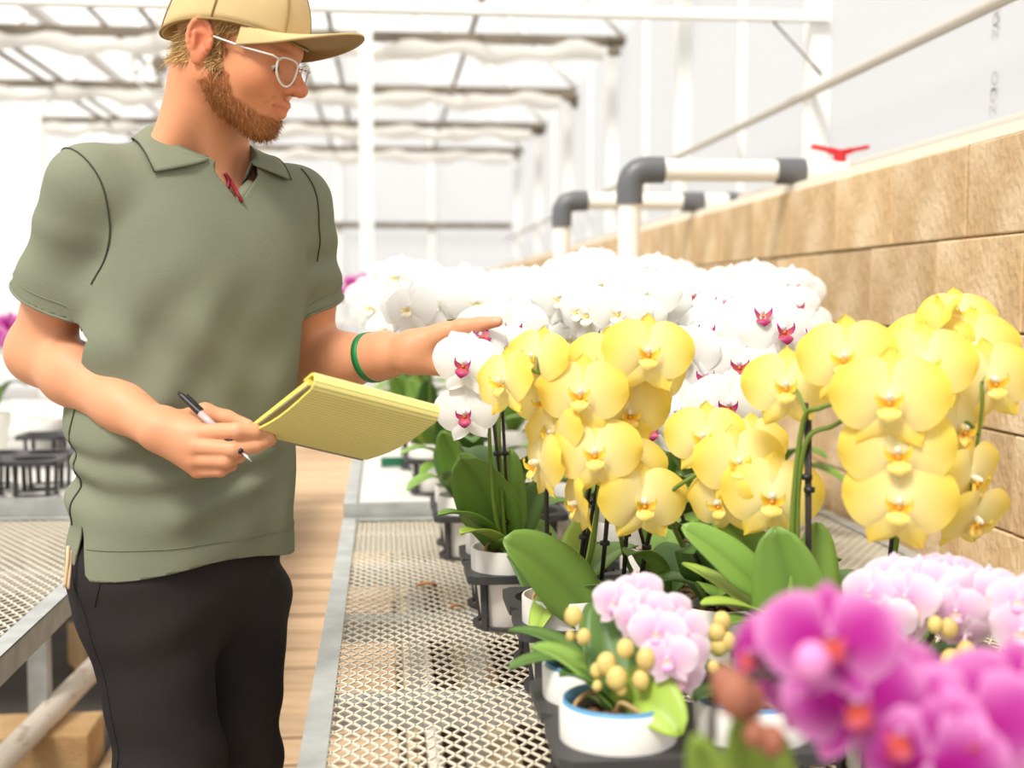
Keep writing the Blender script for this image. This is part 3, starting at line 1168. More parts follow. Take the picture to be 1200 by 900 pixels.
V, F = [], []
nt_, np_ = 60, 16
for j in range(np_ + 1):
    for i in range(nt_):
        th = 2 * math.pi * i / nt_
        u0 = rim_u(th) + .012
        ph = math.pi / 2 * j / np_
        seam = 1 - .006 * math.exp(-((((i % 10) - 0) / 0.8) ** 2)) if j > 1 else 1.0
        f = -.008 + .113 * math.cos(th) * math.cos(ph) ** .8 * seam
        r_ = .089 * math.sin(th) * math.cos(ph) ** .8 * seam
        u = u0 + (.150 - u0) * math.sin(ph)
        V.append(H(f, r_, u))
for j in range(np_):
    for i in range(nt_):
        F.append((j * nt_ + i, j * nt_ + (i + 1) % nt_, (j + 1) * nt_ + (i + 1) % nt_, (j + 1) * nt_ + i))
me = np_mesh('cap', V, F, M_cap_cloth)
capo = obj('cap', me, man)
sm = capo.modifiers.new('thick', 'SOLIDIFY')
sm.thickness = .004
sm.offset = 1
band = MB()
band.tube([H(-.008 + .1145 * math.cos(2 * math.pi * i / 60), .0905 * math.sin(2 * math.pi * i / 60), rim_u(2 * math.pi * i / 60) + .0125) for i in range(61)], .0022, 6, False)
band.build('cap_edge', M_cap_under, capo, True)
sb_ = MB()
for a_ in (R(30), R(90), R(150), R(210), R(270), R(330)):
    u0_ = rim_u(a_) + .012
    sb_.tube([H(-.008 + .1150 * math.cos(a_) * math.cos(ph_) ** .8, .0908 * math.sin(a_) * math.cos(ph_) ** .8, u0_ + (.1525 - u0_) * math.sin(ph_)) for ph_ in [R(88 * i / 14) for i in range(15)]], .0013, 5, False)
sb_.build('panel_seam', M_cap_under, capo, True)
# brim: arched sheet in front
V, F = [], []
na, nr = 28, 10
for j in range(nr + 1):
    t = j / nr
    for i in range(na + 1):
        a = R(-66 + 132 * i / na)
        w = math.cos(a * 90 / 66 * math.pi / 180 * 180 / math.pi) if False else math.sqrt(max(0, 1 - (a / R(66)) ** 2))
        reach = .088 * w ** .7
        f0, r0 = -.008 + .112 * math.cos(a), .0885 * math.sin(a)
        f = f0 + reach * t
        rr_ = r0 * (1 + .02 * t * w)
        u = rim_u(a) + .016 + .040 * t * w - .034 * (abs(rr_) / .080) ** 2 * (.15 + .85 * t)
        V.append(H(f, rr_, u))
for j in range(nr):
    for i in range(na):
        F.append((j * (na + 1) + i, j * (na + 1) + i + 1, (j + 1) * (na + 1) + i + 1, (j + 1) * (na + 1) + i))
me = np_mesh('brim', V, F, M_cap_cloth)
me.materials.append(M_cap_under)
br = obj('brim', me, capo)
sm = br.modifiers.new('thick', 'SOLIDIFY')
sm.thickness = .0035
sm.offset = 0
sm.material_offset = 1
sm.material_offset_rim = 0
# strap edge at the back
# spectacles --------------------------------------------------------------------
gl = MB()
lens_pts = {}
for s in (1, -1):
    ring = []
    for i in range(25):
        a = 2 * math.pi * i / 24
        x, y = math.cos(a), math.sin(a)
        r_ = s * (.0335 + .0245 * (x if y < 0 else math.copysign(abs(x) ** .7, x)) * (1 + .16 * y))
        u = -.0045 + (.0165 if y > 0 else .0245) * math.copysign(abs(y) ** .85, y)
        f = .1085 - .0075 * ((r_ * s - .010) / .04) ** 2 - .10 * (u + .0) * .35
        ring.append(H(f, r_, u))
    gl.tube(ring[:-1] + [ring[0]], .0017, 6, False)
    lens_pts[s] = ring
    gl.tube([H(.1005, s * .056, .006), H(.094, s * .073, .008), H(.05, s * .0775, .007), H(-.008, s * .0795, .010), H(-.026, s * .0800, .000)], .0015, 6)
gl.tube([H(.1085, .010, .004), H(.1125, .0, .008), H(.1085, -.010, .004)], .0015, 6)
glo = gl.build('glasses', M_clear, man, True)
for s in (1, -1):
    c = sum((Vector(x) for x in lens_pts[s][:-1]), Vector()) / 24
    MB().add([c] + lens_pts[s][:-1], [(0, i + 1, (i + 1) % 24 + 1) for i in range(24)]).build('lens', M_lens, glo)

# polo shirt ----------------------------------------------------------------------
shirt = Field()
ZS = np.array([.80, .88, .95, 1.05, 1.15, 1.25, 1.34, 1.41, 1.455, 1.49, 1.515, 1.54])
AS = np.array([.190, .187, .183, .180, .182, .190, .198, .196, .180, .135, .085, .066])
BS = np.array([.132, .132, .130, .128, .128, .130, .130, .122, .108, .092, .078, .068])
OFF = np.array([.006, .006, .006, .006, .006, .008, .008, .0, -.006, -.006, -.004, -.004])


_zz = np.linspace(.78, 1.56, 157)
_kern = np.hanning(23); _kern /= _kern.sum()
def _sm(v):
    d = np.interp(_zz, ZS, v)
    return np.convolve(np.pad(d, 11, mode='edge'), _kern, mode='valid')
AS, BS, OFF = _sm(AS), _sm(BS), _sm(OFF)
ZS = _zz


def torso_fn(p):
    z = p[:, 2]
    a, b, of = np.interp(z, ZS, AS), np.interp(z, ZS, BS), np.interp(z, ZS, OFF)
    t = (z - HIP0[2]) / (SHO0[2] - HIP0[2])
    c = HIP0 + (SHO0 - HIP0) * t[:, None]
    q = p - c
    r_, f_ = q @ TR, q @ TF - of
    n_ = 2.35
    k0 = ((np.abs(r_) / a) ** n_ + (np.abs(f_) / b) ** n_) ** (1 / n_)
    d = (k0 - 1) * np.minimum(a, b) * .92
    return np.maximum(d, np.maximum(z - 1.545, .82 - z))


shirt.add(torso_fn, .02)
def sleeve(sh, el, cut, r0, r1, k):
    d = el - sh
    shirt.cone(sh - d * .02, sh + d * .75, r0, r1, k)


sleeve(rsho, relb, .5, .062, .070, .035)
sleeve(lsho, lelb, .5, .060, .066, .035)
rtip, ltip = rsho + UP * .012, lsho + UP * .012
shirt.cone(neck0 + TR * .045 - CU * .030, rsho + UP * .004 - TR * .02, .045, .050, .05)
shirt.cone(neck0 - TR * .045 - CU * .030, lsho + UP * .004 + TR * .02, .045, .048, .05)
shirt.cone(neck0 - CU * .06, neck0 - CU * .005, .085, .074, .04)


def folds(p):
    z = p[:, 2]
    q = p - axis_at(1.15)
    r_, f_ = q @ TR, q @ TF
    n = vnoise(p, 14, 8)
    # pull lines fanning from the armpits, sag folds above the hem, creases on the sleeves
    out = np.zeros(len(p))
    for s, (ax, az) in ((1, (.165, 1.30)), (-1, (-.165, 1.30))):
        dr, dz = r_ - ax, z - az
        dist = np.hypot(dr, dz)
        ang = np.arctan2(-dz, -dr * s)
        out += .0042 * np.sin(ang * 5.5 + 2.4 * n + s) * np.clip(dist / .12 - .25, 0, 1) * np.exp(-((dist - .13) / .11) ** 2) * (.5 + .5 * np.tanh((1.27 - z) * 22)) * (.5 + .5 * np.tanh(f_ * 30))
    low = np.exp(-((z - 1.00) / .085) ** 2)
    out += .0062 * np.sin((z + .16 * r_ + .022 * n) * 95 + 1.2 * n) * low * np.clip(.35 + .65 * np.sin(r_ * 14 + 1.0 + n), 0, 1)
    out += .0045 * np.sin((z * .55 + r_ * .9) * 48 + 2.6 * n) * np.exp(-((z - 1.18) / .12) ** 2) * np.clip(.5 + r_ * 4, 0, 1)
    out += .0030 * np.sin((r_ + .25 * z) * 52 + 2.2 * n) * np.clip((1.30 - z) / .2, 0, 1) * np.exp(-((z - 1.08) / .2) ** 2)
    out += .0026 * n
    for sh_, el_, sg in ((rsho, relb, 1), (lsho, lelb, -1)):
        ax_ = nrm(el_ - sh_)
        w_ = p - sh_
        al = w_ @ ax_
        rad = np.linalg.norm(w_ - al[:, None] * ax_, axis=1)
        near = np.clip((.105 - rad) / .02, 0, 1) * np.clip((al - .02) / .05, 0, 1) * np.clip((.16 - al) / .05 + .3, 0, 1)
        out += .0026 * np.sin(al * 70 + f_ * 26 + 3.0 * n) * near
    
    out += .0042 * np.sin((r_ * .75 - z * .65) * 34 + 2.2 * n) * np.exp(-(((z - 1.22) / .13) ** 2)) * (.5 + .5 * np.tanh((r_ + .02) * 18))
    return out * 1.3


shirt.add(folds, 0, 'disp')
sv, sq = net(shirt, (-1.0, 1.70, 0.80), (0.1, 2.50, 1.60), 0.0052)


def plane_cut(p, c, n, rad):
    d = (p - c) @ n
    far = np.linalg.norm(p - c, axis=1) > rad
    return np.where(far, 1.0, d)


rd, ld = nrm(relb - rsho), nrm(lelb - lsho)
rhem, lhem = ptn(55, 338, 2.04), ptn(368, 353, 2.24)
rn = nrm(-rd + TR * .06)
ln_ = nrm(-ld + .10 * TR)


VB = hit(shirt, 281, 238)                # foot of the throat opening


def shirt_keep(v):
    z = v[:, 2]
    q = v - np.stack([axis_at(zz) for zz in z])
    r_, f_ = q @ TR, q @ TF
    hem = z - (.886 + .010 * np.cos((r_ / .19) * 3) * (f_ > 0) - .022 * (f_ < 0) - .010)
    vent = np.where((z < .955) & (r_ > .1), np.abs(f_ - .012) - (.955 - z) * .20, 1)
    k = np.minimum(hem, vent)
    k = np.minimum(k, plane_cut(v, rhem, rn, .15))
    k = np.minimum(k, plane_cut(v, lhem, ln_, .13))
    nq = v - neck0
    nr_, nf, nu = nq @ TR, nq @ CF, nq @ CU
    neck = np.where(nu > -.075, np.hypot(nr_ / .068, (nf + .002) / .066) - 1 + np.clip((-.030 - nu) * 20, 0, 2), 1)
    neck = np.where(np.hypot(nr_, nf) < .13, np.minimum(neck, (.004 - nu) * 10), neck)
    vv = neck0 + CF * .07 - CU * .03
    t_ = (z - VB[2]) / (vv[2] - VB[2])
    vee = np.where((f_ > 0) & (z > VB[2]) & (nu < .03), np.abs((v - VB) @ TR + .006 * t_) - np.clip(t_ * .034, 0, .042), 1)
    return np.minimum(np.minimum(k, neck), vee)


cv, cf = clip_mesh(sv, sq, shirt_keep(sv))
me = np_mesh('polo_shirt', cv, cf, M_shirt)
po = obj('polo_shirt', me, man)
sm = po.modifiers.new('thick', 'SOLIDIFY')
sm.thickness = .0028
sm.offset = -1


def seam(name, pts, r=.0014, m=None, lift=.0006, parent=None, n=10):
    p = np.array([list(x) for x in bez(pts, n)])
    p = project(shirt, p, lift)
    return MB().tube([Vector(x) for x in p], r, 5).build(name, m or M_seam, parent or po, True)


S_ = lambda x, y, Y: pt(x, y, Y)
seam('seam', [S_(72, 176, 1.97), S_(100, 186, 1.92), S_(120, 215, 1.91), S_(128, 260, 1.92), S_(124, 305, 1.94), S_(116, 335, 1.96)])
seam('seam', [S_(72, 176, 1.98), S_(110, 160, 2.02), S_(163, 146, 2.06)])
seam('seam', [S_(352, 200, 2.16), S_(372, 230, 2.14), S_(372, 270, 2.15), S_(366, 305, 2.17)])
seam('seam', [S_(98, 468, 1.99), S_(97, 520, 1.99), S_(88, 580, 1.99), S_(86, 615, 2.0)])
# stitched hems
hv = [Vector(axis_at(.915) + TR * .19 * math.cos(a) + TF * .135 * math.sin(a)) for a in [R(12 + 156 * i / 20) for i in range(21)]]
seam('hem_stitch', hv, .0009, M_shirt, .0006, n=2)
def ring_on(c, axis, rad, n=24):
    u = nrm(np.cross(axis, UP)); w = np.cross(axis, u)
    return [Vector(c + (u * math.cos(2 * math.pi * i / n) + w * math.sin(2 * math.pi * i / n)) * rad) for i in range(n + 1)]
# cuffs
for hem_, nn, rad in ((rhem, rn, .07), (lhem, ln_, .066)):
    rr_ = [p for p in ring_on(hem_ + nn * .020, nn, rad)]
    pp = project(shirt, np.array([list(p) for p in rr_]), .0004)
    MB().tube([Vector(x) for x in pp], .0009, 5, False).build('cuff_stitch', M_shirt, po, True)
for hem_, nn, sh_, el_ in ((rhem, rn, rsho, relb), (lhem, ln_, lsho, lelb)):
    ax_ = nrm(el_ - sh_)
    c_ = sh_ + ax_ * (((hem_ - sh_) @ nn) / (ax_ @ nn))
    u_ = nrm(np.cross(nn, UP)); w_ = np.cross(nn, u_)
    out_ = []
    for i in range(49):
        d_ = u_ * math.cos(2 * math.pi * i / 48) + w_ * math.sin(2 * math.pi * i / 48)
        t_ = np.linspace(.035, .11, 76)
        fv = shirt(c_ + d_ * t_[:, None])
        k_ = np.nonzero(fv > 0)[0]
        out_.append(Vector(c_ + d_ * (t_[k_[0]] if len(k_) else .07) - nn * .0002))
    MB().tube(out_, .0022, 6, False).build('cuff_hem', M_shirt, po, True)

# collar: stand and fall around the neck, open at the throat
V, F = [], []
na = 52
rows = 7
for i in range(na + 1):
    ph = R(-150 + 300 * i / na)          # 0 = back of the neck
    fr = .5 - .5 * math.cos(ph)           # 0 back .. 1 front
    tipw = min(1, max(0, (abs(ph) - R(70)) / R(80)))
    def ringp(a, r_, up):
        return neck0 + CF * .004 + (TR * math.sin(a) - CF * math.cos(a)) * r_ + CU * up
    top = ringp(ph, .0745 + .004 * fr, .024 - .022 * fr)
    inn = ringp(ph, .0720, -.020 - .020 * fr)
    fold = ringp(ph, .0800 + .005 * fr, .022 - .024 * fr)
    pl = ph * (1 - .24 * tipw)
    low = ringp(pl, .100 + .030 * tipw, -.022 - .020 * tipw)
    low = project(shirt, low[None], .0055)[0]
    dv = nrm(fold - neck0)
    m1 = fold * .66 + low * .34 + dv * .005
    m2 = fold * .30 + low * .70 + dv * .004
    for q in (inn, (inn + top) / 2, top, fold, m1, m2, low):
        V.append(q)
for i in range(na):
    for j in range(rows - 1):
        F.append((i * rows + j, i * rows + j + 1, (i + 1) * rows + j + 1, (i + 1) * rows + j))
me = np_mesh('collar', V, F, M_shirt)
co = obj('collar', me, po)
sm = co.modifiers.new('thick', 'SOLIDIFY')
sm.thickness = .002
sm.offset = 0
MB().tube([Vector(V[i * rows + 6]) + Vector(TF * .0015) for i in range(na + 1)], .0011, 5).build('collar_edge', M_seam, po, True)
# plackets either side of the opening
for s in (1, -1):
    b = neck0 + CF * .068 + TR * s * .040 - CU * .045
    P_ = project(shirt, np.array([VB + (b - VB) * t for t in np.linspace(0, 1, 11)]), -.004)
    V, F = [], []
    for i, p_ in enumerate(P_):
        w = .004 + .010 * min(1, i / 4)
        V += [Vector(p_ + TR * s * .006), Vector(p_ - TR * s * w * .5 - CF * w)]
    F = [(2 * i, 2 * i + 1, 2 * i + 3, 2 * i + 2) for i in range(10)]
    o = MB().add(V, F).build('placket', M_shirt, po, True)
    m_ = o.modifiers.new('thick', 'SOLIDIFY'); m_.thickness = .002
# red cord in the collar opening
cpts = [hit(body, 264, 204, .004), hit(body, 271, 214, .006), hit(shirt, 278, 226, .002), hit(shirt, 284, 237, .003)]
MB().tube(bez([Vector(x) for x in cpts], 5), .0032, 6).tube(bez([Vector(hit(body, 264, 203, .004)), Vector(hit(body, 268, 212, .006)), Vector(hit(body, 267, 221, .006))], 5), .0028, 6).build('lanyard', M_lanyard, man, True)

# trousers -----------------------------------------------------------------------------
tr = Field()
LHip, RHip = ptn(272, 700, 2.19), ptn(168, 695, 2.04)
RKn, RAn = ptn(200, 905, 2.03), ptn(212, 1215, 2.10)
LKn, LAn = ptn(272, 905, 2.20), ptn(285, 1215, 2.23)
tr.ell(axis_at(.87) - TF * .005, (.178, .126, .16), .04, A=np.stack([TR, TF, UP]))
tr.cone(RHip, RKn, .100, .078, .045)
tr.cone(RKn, RAn, .078, .062, .04)
tr.cone(LHip, LKn, .098, .074, .02)
tr.cone(LKn, LAn, .074, .060, .04)


def tfold(p):
    z = p[:, 2]
    q = p - axis_at(.8)
    r_, f_ = q @ TR, q @ TF
    n = vnoise(p, 12, 21)
    o = .0035 * np.sin((z + .35 * r_) * 60 + 2.5 * n) * np.exp(-((z - .80) / .08) ** 2)
    o += .0040 * np.sin((z - .5 * r_) * 52 + 2.5 * n) * np.exp(-((z - .50) / .12) ** 2)
    o += .0060 * np.sin(z * 70 + 2.5 * n) * np.exp(-((z - .12) / .10) ** 2)
    return o + .005 * n


tr.add(tfold, 0, 'disp')
tv, tq = net(tr, (-.75, 1.80, -.02), (.05, 2.5, 1.02), .0075)
cv, cf = clip_mesh(tv, tq, np.minimum(tv[:, 2] - .075, .96 - tv[:, 2]))
me = np_mesh('trousers', cv, cf, M_trouser)
to = obj('trousers', me, man)
pp = project(tr, np.array([list(x) for x in bez([pt(88, 655, 1.99), pt(96, 700, 1.97), pt(104, 760, 1.96), pt(116, 820, 1.96), pt(135, 900, 1.97)], 8)]), .0005)
MB().tube([Vector(x) for x in pp], .0012, 5).build('side_seam', M_trouser, to, True)
pp = project(tr, np.array([list(x) for x in bez([pt(104, 650, 1.95), pt(112, 680, 1.93), pt(106, 715, 1.94)], 8)]), .0005)
MB().tube([Vector(x) for x in pp], .0012, 5).build('pocket_seam', M_trouser, to, True)
for an in (RAn, LAn):
    sh = Field()
    c = np.array([an[0], an[1], 0.044])
    sh.cone(c - TF * .04 + UP * .012, c + TF * .15, .046, .036, .03)
    sh.cone(c + UP * .03, c + UP * .07, .046, .044, .03)
    sh.add(lambda p: p[:, 2] - .042, .004, 's') if False else None
    v_, q_ = net(sh, c - .3, c + .3, .008)
    v_[:, 2] = np.maximum(v_[:, 2], .041)
    obj('shoe', np_mesh('shoe', v_, q_, M_shoe), man)
# strap hanging from the pocket at the vent
MB().tube(bez([pt(80, 640, 1.965), pt(79, 660, 1.955), pt(76, 688, 1.955)], 5), .003, 6).tube(bez([pt(83, 645, 1.965), pt(82, 668, 1.955), pt(80, 690, 1.955)], 5), .0022, 6).build('key_strap', M_key, man, True)

# wristband
w0 = ptn(437, 422, 2.168)
wx = nrm(lwri - lelb)
pp = project(body, np.array([list(p) for p in ring_on(lelb + (lwri - lelb) * .60, nrm(wx + UP * .10), .05, 36)]), .0016)
V, F = [], []
for p in pp[:-1]:
    for t in (-.0065, .0065):
        V.append(Vector(p + wx * t))
F = [(2 * i, 2 * i + 1, (2 * i + 3) % 72, (2 * i + 2) % 72) for i in range(36)]
o = MB().add(V, F).build('wristband', M_band, man, True)
m_ = o.modifiers.new('thick', 'SOLIDIFY'); m_.thickness = .002; m_.offset = 1

# pen in the hand ----------------------------------------------------------------------
pa, pb = pt(209, 460, 1.872), pt(295, 541, 1.822)
pd = (pb - pa)
pn = thing('ballpoint_pen', 'black and grey ballpoint pen held between the fingers of the hand with the pad', 'pen', pa)
q = lambda t: pd * t
MB().tube([q(.30), q(.55)], .0052, 12).build('barrel', M_pen_grey, pn, True)
MB().tube([q(.04), q(.30)], [.0042, .0054], 12).tube([q(0), q(.05)], .0026, 8).build('cap_end', M_pen_black, pn, 'auto')
MB().tube([q(.55), q(.86)], [.0054, .0048], 12).build('grip', M_pen_black, pn, 'auto')
MB().tube([q(.86), q(.97), q(1.0)], [.0040, .0014, .0006], 10).build('tip', M_chrome, pn, True)
cs = Vector(nrm(np.cross(pd, (0, 1, 0)))) * .0065
MB().beam(q(.08) + cs, q(.30) + cs, .003, .0018).build('clip', M_pen_black, pn)

# legal pad -------------------------------------------------------------------------------
TL, TRc, BL, BR = pt(365, 449, 1.70), pt(506, 481, 1.775), pt(287, 502, 1.885), pt(428, 539, 1.955)
o0 = (TL + BL) / 2
Wv = ((TRc - TL) + (BR - BL)) / 2
Lv = ((BL - TL) + (BR - TRc)) / 2
W_, L_ = Wv.length, Lv.length
ex = Wv.normalized()
ey = (Lv - ex * Lv.dot(ex)).normalized()
ez = ex.cross(ey)
if ez.y < 0:
    ez = -ez                           # ez: upper, writing side (towards the man)
print('PAD', W_, L_, tuple(ez))
M_pad = bpy.data.materials.new('lined_yellow_paper')
M_pad.use_nodes = True
N, L = M_pad.node_tree.nodes, M_pad.node_tree.links
uv = N.new('ShaderNodeAttribute'); uv.attribute_name = 'line'
mul = N.new('ShaderNodeMath'); mul.operation = 'MULTIPLY'; mul.inputs[1].default_value = 1 / .0072
fr_ = N.new('ShaderNodeMath'); fr_.operation = 'FRACT'
lt = N.new('ShaderNodeMath'); lt.operation = 'LESS_THAN'; lt.inputs[1].default_value = .20
mx = N.new('ShaderNodeMix'); mx.data_type = 'RGBA'
mx.inputs['A'].default_value = (*lin(238, 226, 140), 1)
mx.inputs['B'].default_value = (*lin(168, 160, 104), 1)
L.new(uv.outputs['Fac'], mul.inputs[0]); L.new(mul.outputs[0], fr_.inputs[0]); L.new(fr_.outputs[0], lt.inputs[0])
L.new(lt.outputs[0], mx.inputs['Factor']); L.new(mx.outputs['Result'], N['Principled BSDF'].inputs['Base Color'])
N['Principled BSDF'].inputs['Roughness'].default_value = .75
M_padedge = mat('yellow_page_edges', lin(244, 226, 110), .8, second=lin(220, 200, 90), scale=220)
M_card = mat('grey_backing_card', lin(150, 140, 126), .9)
pad = thing('legal_pad', 'yellow lined legal pad with pages flipped over, held against the belly', 'notepad', TL)
pad.rotation_mode = 'QUATERNION'
pad.rotation_quaternion = Matrix((ex, ey, ez)).transposed().to_quaternion()


def sheet(name, prof, m, closed=False, lines=False, x0=0.0, x1=None, parent=pad):
    x1 = W_ if x1 is None else x1
    V, F, A = [], [], []
    s = 0
    for i, (y, z) in enumerate(prof):
        if i:
            s += math.hypot(y - prof[i - 1][0], z - prof[i - 1][1])
        V += [(x0, y, z), (x1, y, z)]
        A += [s, s]
    k = len(prof)
    F = [(2 * i, 2 * i + 1, 2 * i + 3, 2 * i + 2) for i in range(k - 1)]
    if closed:
        F.append((2 * k - 2, 2 * k - 1, 1, 0))
        F.append(tuple(range(0, 2 * k, 2))[::-1])
        F.append(tuple(range(1, 2 * k, 2)))
    me = MB().add(V, F).mesh(name, m, False)
    at = me.attributes.new('line', 'FLOAT', 'POINT')
    at.data.foreach_set('value', A)
    return obj(name, me, parent)


# block of pages, backing card, and the flipped pages curling round the bound end and hanging below
sheet('page_block', [(.012, .010), (L_, .008), (L_, .002), (.012, .002)], M_padedge, True)
sheet('backing_card', [(.010, .0005), (L_ + .004, .0005), (L_ + .004, -.0010), (.010, -.0010)], M_card, True)
curl = [(.030, .016)] + [(.006 - .016 * math.sin(R(a)), .003 + .014 * math.cos(R(a))) for a in range(-10, 191, 12)]
tail = [(t * L_ * .95, -.010 - .010 * math.sin(t * math.pi) * .9 + .006 * t) for t in (.1, .2, .35, .5, .65, .8, .93, 1.0)]
outer = curl + tail
inner = [(y + (.0045 if i < len(curl) else 0), z + (0 if i < len(curl) else .0055)) for i, (y, z) in enumerate(outer)]
sheet('flipped_page', outer, M_pad, False, True)
inn_c = [(.028, .0125)] + [(.006 - .0115 * math.sin(R(a)), .003 + .0100 * math.cos(R(a))) for a in range(-10, 191, 12)]
mid_c = [(.030, .0150)] + [(.006 - .0150 * math.sin(R(a)), .003 + .0130 * math.cos(R(a))) for a in range(-10, 191, 12)]
prof = ([(y, z + .0012) for y, z in tail[::-1]] + mid_c[::-1]) + inn_c + [(y, z + .0042) for y, z in tail]
sheet('flipped_pages_edge', prof, M_padedge, True, x0=.0006, x1=W_ - .0006)

# ==================================================================== orchids
def flower_mat(name, translucent=.35):
    return mat(name, (1, 1, 1), .55, attr='Col', translucent=translucent, spec=.25)


M_petal = flower_mat('orchid_petal')
M_lip = mat('orchid_lip', (1, 1, 1), .45, attr='Col', spec=.4)
M_leaf = mat('orchid_leaf', (1, 1, 1), .42, attr='Col', spec=.45, rand=.16, translucent=.12)
M_stem = mat('green_flower_stem', lin(106, 130, 46), .5)
M_stemdark = mat('dark_flower_stem', lin(58, 44, 30), .5)
M_stake = mat('dark_stake', lin(40, 32, 28), .55)
M_clip = mat('plant_clip', lin(34, 30, 34), .4)
M_pot = mat('white_pot', lin(240, 237, 231), .35, spec=.5)
M_liner = mat('blue_liner', lin(92, 150, 190), .5)
M_bark = mat('orchid_bark', lin(120, 84, 54), .95, second=lin(72, 48, 30), scale=60, bump=.6, bump_scale=120)
M_root = mat('aerial_root', lin(182, 150, 104), .7)
M_tray = mat('black_tray_plastic', lin(58, 57, 58), .5, spec=.4)
M_bud = mat('orchid_bud', lin(222, 200, 116), .5, second=lin(206, 178, 110), scale=40)
M_budbrown = mat('blushed_bud', lin(160, 98, 74), .6)
M_tag = mat('plant_tag_white', lin(244, 244, 240), .5)
M_tagg = mat('plant_tag_green', lin(24, 104, 70), .5)
M_dry = mat('dry_leaf', lin(190, 130, 76), .8)


def cmesh(name, V, F, C, m):
    me = MB().add(V, F).mesh(name, m, True)
    a = me.attributes.new('Col', 'FLOAT_COLOR', 'POINT')
    a.data.foreach_set('color', np.concatenate([np.array(C, float), np.ones((len(C), 1))], 1).astype(np.float32).ravel())
    return me


def petal(ang, L, W, prof, cup, recurve, ruffle, z0, c_in, c_out, rng, twist=0.0, edge=None, veins=0.0, n=9, m=8):
    """one petal as a grid, in the flower's own plane (z towards the viewer)"""
    V, F, C = [], [], []
    ca, sa = math.cos(ang), math.sin(ang)
    ph = rng.uniform(0, 6.28)
    for i in range(n + 1):
        u = i / n
        w = prof(u) * W / 2
        for j in range(m + 1):
            v = -1 + 2 * j / m
            x = L * u * (1 - .05 * v * v)
            y = w * v
            z = z0 + cup * math.sin(u * math.pi * .8) * L - recurve * u * u * L - .12 * W * v * v * prof(u) * (1 if cup >= 0 else -1)
            z += ruffle * L * math.sin(v * 4 + ph + u * 5) * u * abs(v)
            y2 = y * math.cos(twist * u) - 0
            z += y * math.sin(twist * u)
            V.append((x * ca - y2 * sa, x * sa + y2 * ca, z))
            t = min(1, u * 1.15) ** .8
            e = max(abs(v) ** 2.2, u ** 5)
            k = 1 + veins * math.sin(v * 19) * .5
            c = [(a * (1 - t) + b * t) * k for a, b in zip(c_in, c_out)]
            if edge is not None:
                c = [a * (1 - e) + b * e for a, b in zip(c, edge)]
            C.append(c)
    for i in range(n):
        for j in range(m):
            a = i * (m + 1) + j
            F.append((a, a + 1, a + m + 2, a + m + 1))
    return V, F, C


sep_prof = lambda u: max(.16, math.sin(math.pi * (u * .92 + .05) ** .85)) ** .8 * (1 if u < .999 else .25)
def pet_prof(u):
    if u < .12:
        return .22 + u * 2.2
    return max(.20, math.sin(math.pi * min(.985, .16 + .80 * (u - .05) ** .9)) ** .62) if u < .995 else .40


def join(parts):
    V, F, C = [], [], []
    for v, f, c in parts:
        o = len(V)
        V += v
        C += c
        F += [tuple(i + o for i in q) for q in f]
    return V, F, C


def ball_part(c, r, col, n=8, m=5):
    b = MB().ball(c, r, n, m)
    return [tuple(v) for v in b.v], b.f, [col] * len(b.v)


def lip_geo(cl, cs, ct, rng, R_=.06):
    """three lobes: a tongue forward and down, two thin wings curling up beside the column, callus between"""
    parts = []
    V, F, C = [], [], []
    n, m = 7, 4
    for i in range(n + 1):
        u = i / n
        w = R_ * (.055 + .150 * math.sin(math.pi * min(1, u * .98 + .05)) ** 1.3) * (1.0 if u < .95 else .35)
        for j in range(m + 1):
            v = -1 + 2 * j / m
            V.append((w * v, -.005 - R_ * .34 * u, .006 + R_ * .24 * math.sin(u * 2.3) - R_ * .07 * v * v * math.sin(math.pi * u)))
            C.append([a * u ** .5 + b * (1 - u ** .5) for a, b in zip(cl, ct)])
    for i in range(n):
        for j in range(m):
            a = i * (m + 1) + j
            F.append((a, a + 1, a + m + 2, a + m + 1))
    parts.append((V, F, C))
    for s in (-1, 1):
        V, F, C = [], [], []
        for i in range(7):
            u = i / 6
            w = R_ * .085 * math.sin(math.pi * (.22 + .66 * u))
            x = s * (.003 + R_ * .20 * math.sin(u * 2.0))
            y = -.006 + R_ * .20 * u * u + R_ * .02 * u
            z = .008 + R_ * .20 * math.sin(u * 2.0 + .15)
            for j in range(4):
                v = -1 + 2 * j / 3
                V.append((x - s * abs(v) * .0015, y + w * v, z + v * w * .25))
                C.append([a * min(1, u * 2) + b * (1 - min(1, u * 2)) for a, b in zip(cs, ct)])
        for i in range(6):
            for j in range(3):
                a = i * 4 + j
                F.append((a, a + 1, a + 5, a + 4))
        parts.append((V, F, C))
    parts.append(ball_part((0, -.0055, R_ * .20), (R_ * .055, R_ * .050, R_ * .05), ct))
    return join(parts)


KINDS = {
    'yellow': dict(ci=(.97, .92, .56), co=(.93, .71, .11), lip=((.93, .74, .20), (.90, .66, .06), (.80, .36, .03)), colm=(.95, .90, .80), edge=None),
    'white': dict(ci=(.93, .93, .90), co=(.92, .92, .915), lip=((.32, .006, .15), (.40, .015, .21), (.62, .16, .06)), colm=(.90, .74, .85), edge=None),
    'plain': dict(ci=(.93, .93, .88), co=(.93, .93, .925), lip=((.93, .92, .84), (.93, .92, .86), (.85, .70, .22)), colm=(.92, .92, .88), edge=None),
    'pink': dict(ci=(.76, .42, .68), co=(.87, .64, .79), lip=((.70, .25, .62), (.72, .32, .66), (.88, .72, .50)), colm=(.93, .82, .88), edge=(.91, .80, .87)),
    'magenta': dict(ci=(.44, .003, .26), co=(.46, .002, .29), lip=((.26, .002, .09), (.40, .01, .22), (.72, .14, .02)), colm=(.74, .34, .62), edge=(.84, .34, .68)),
}
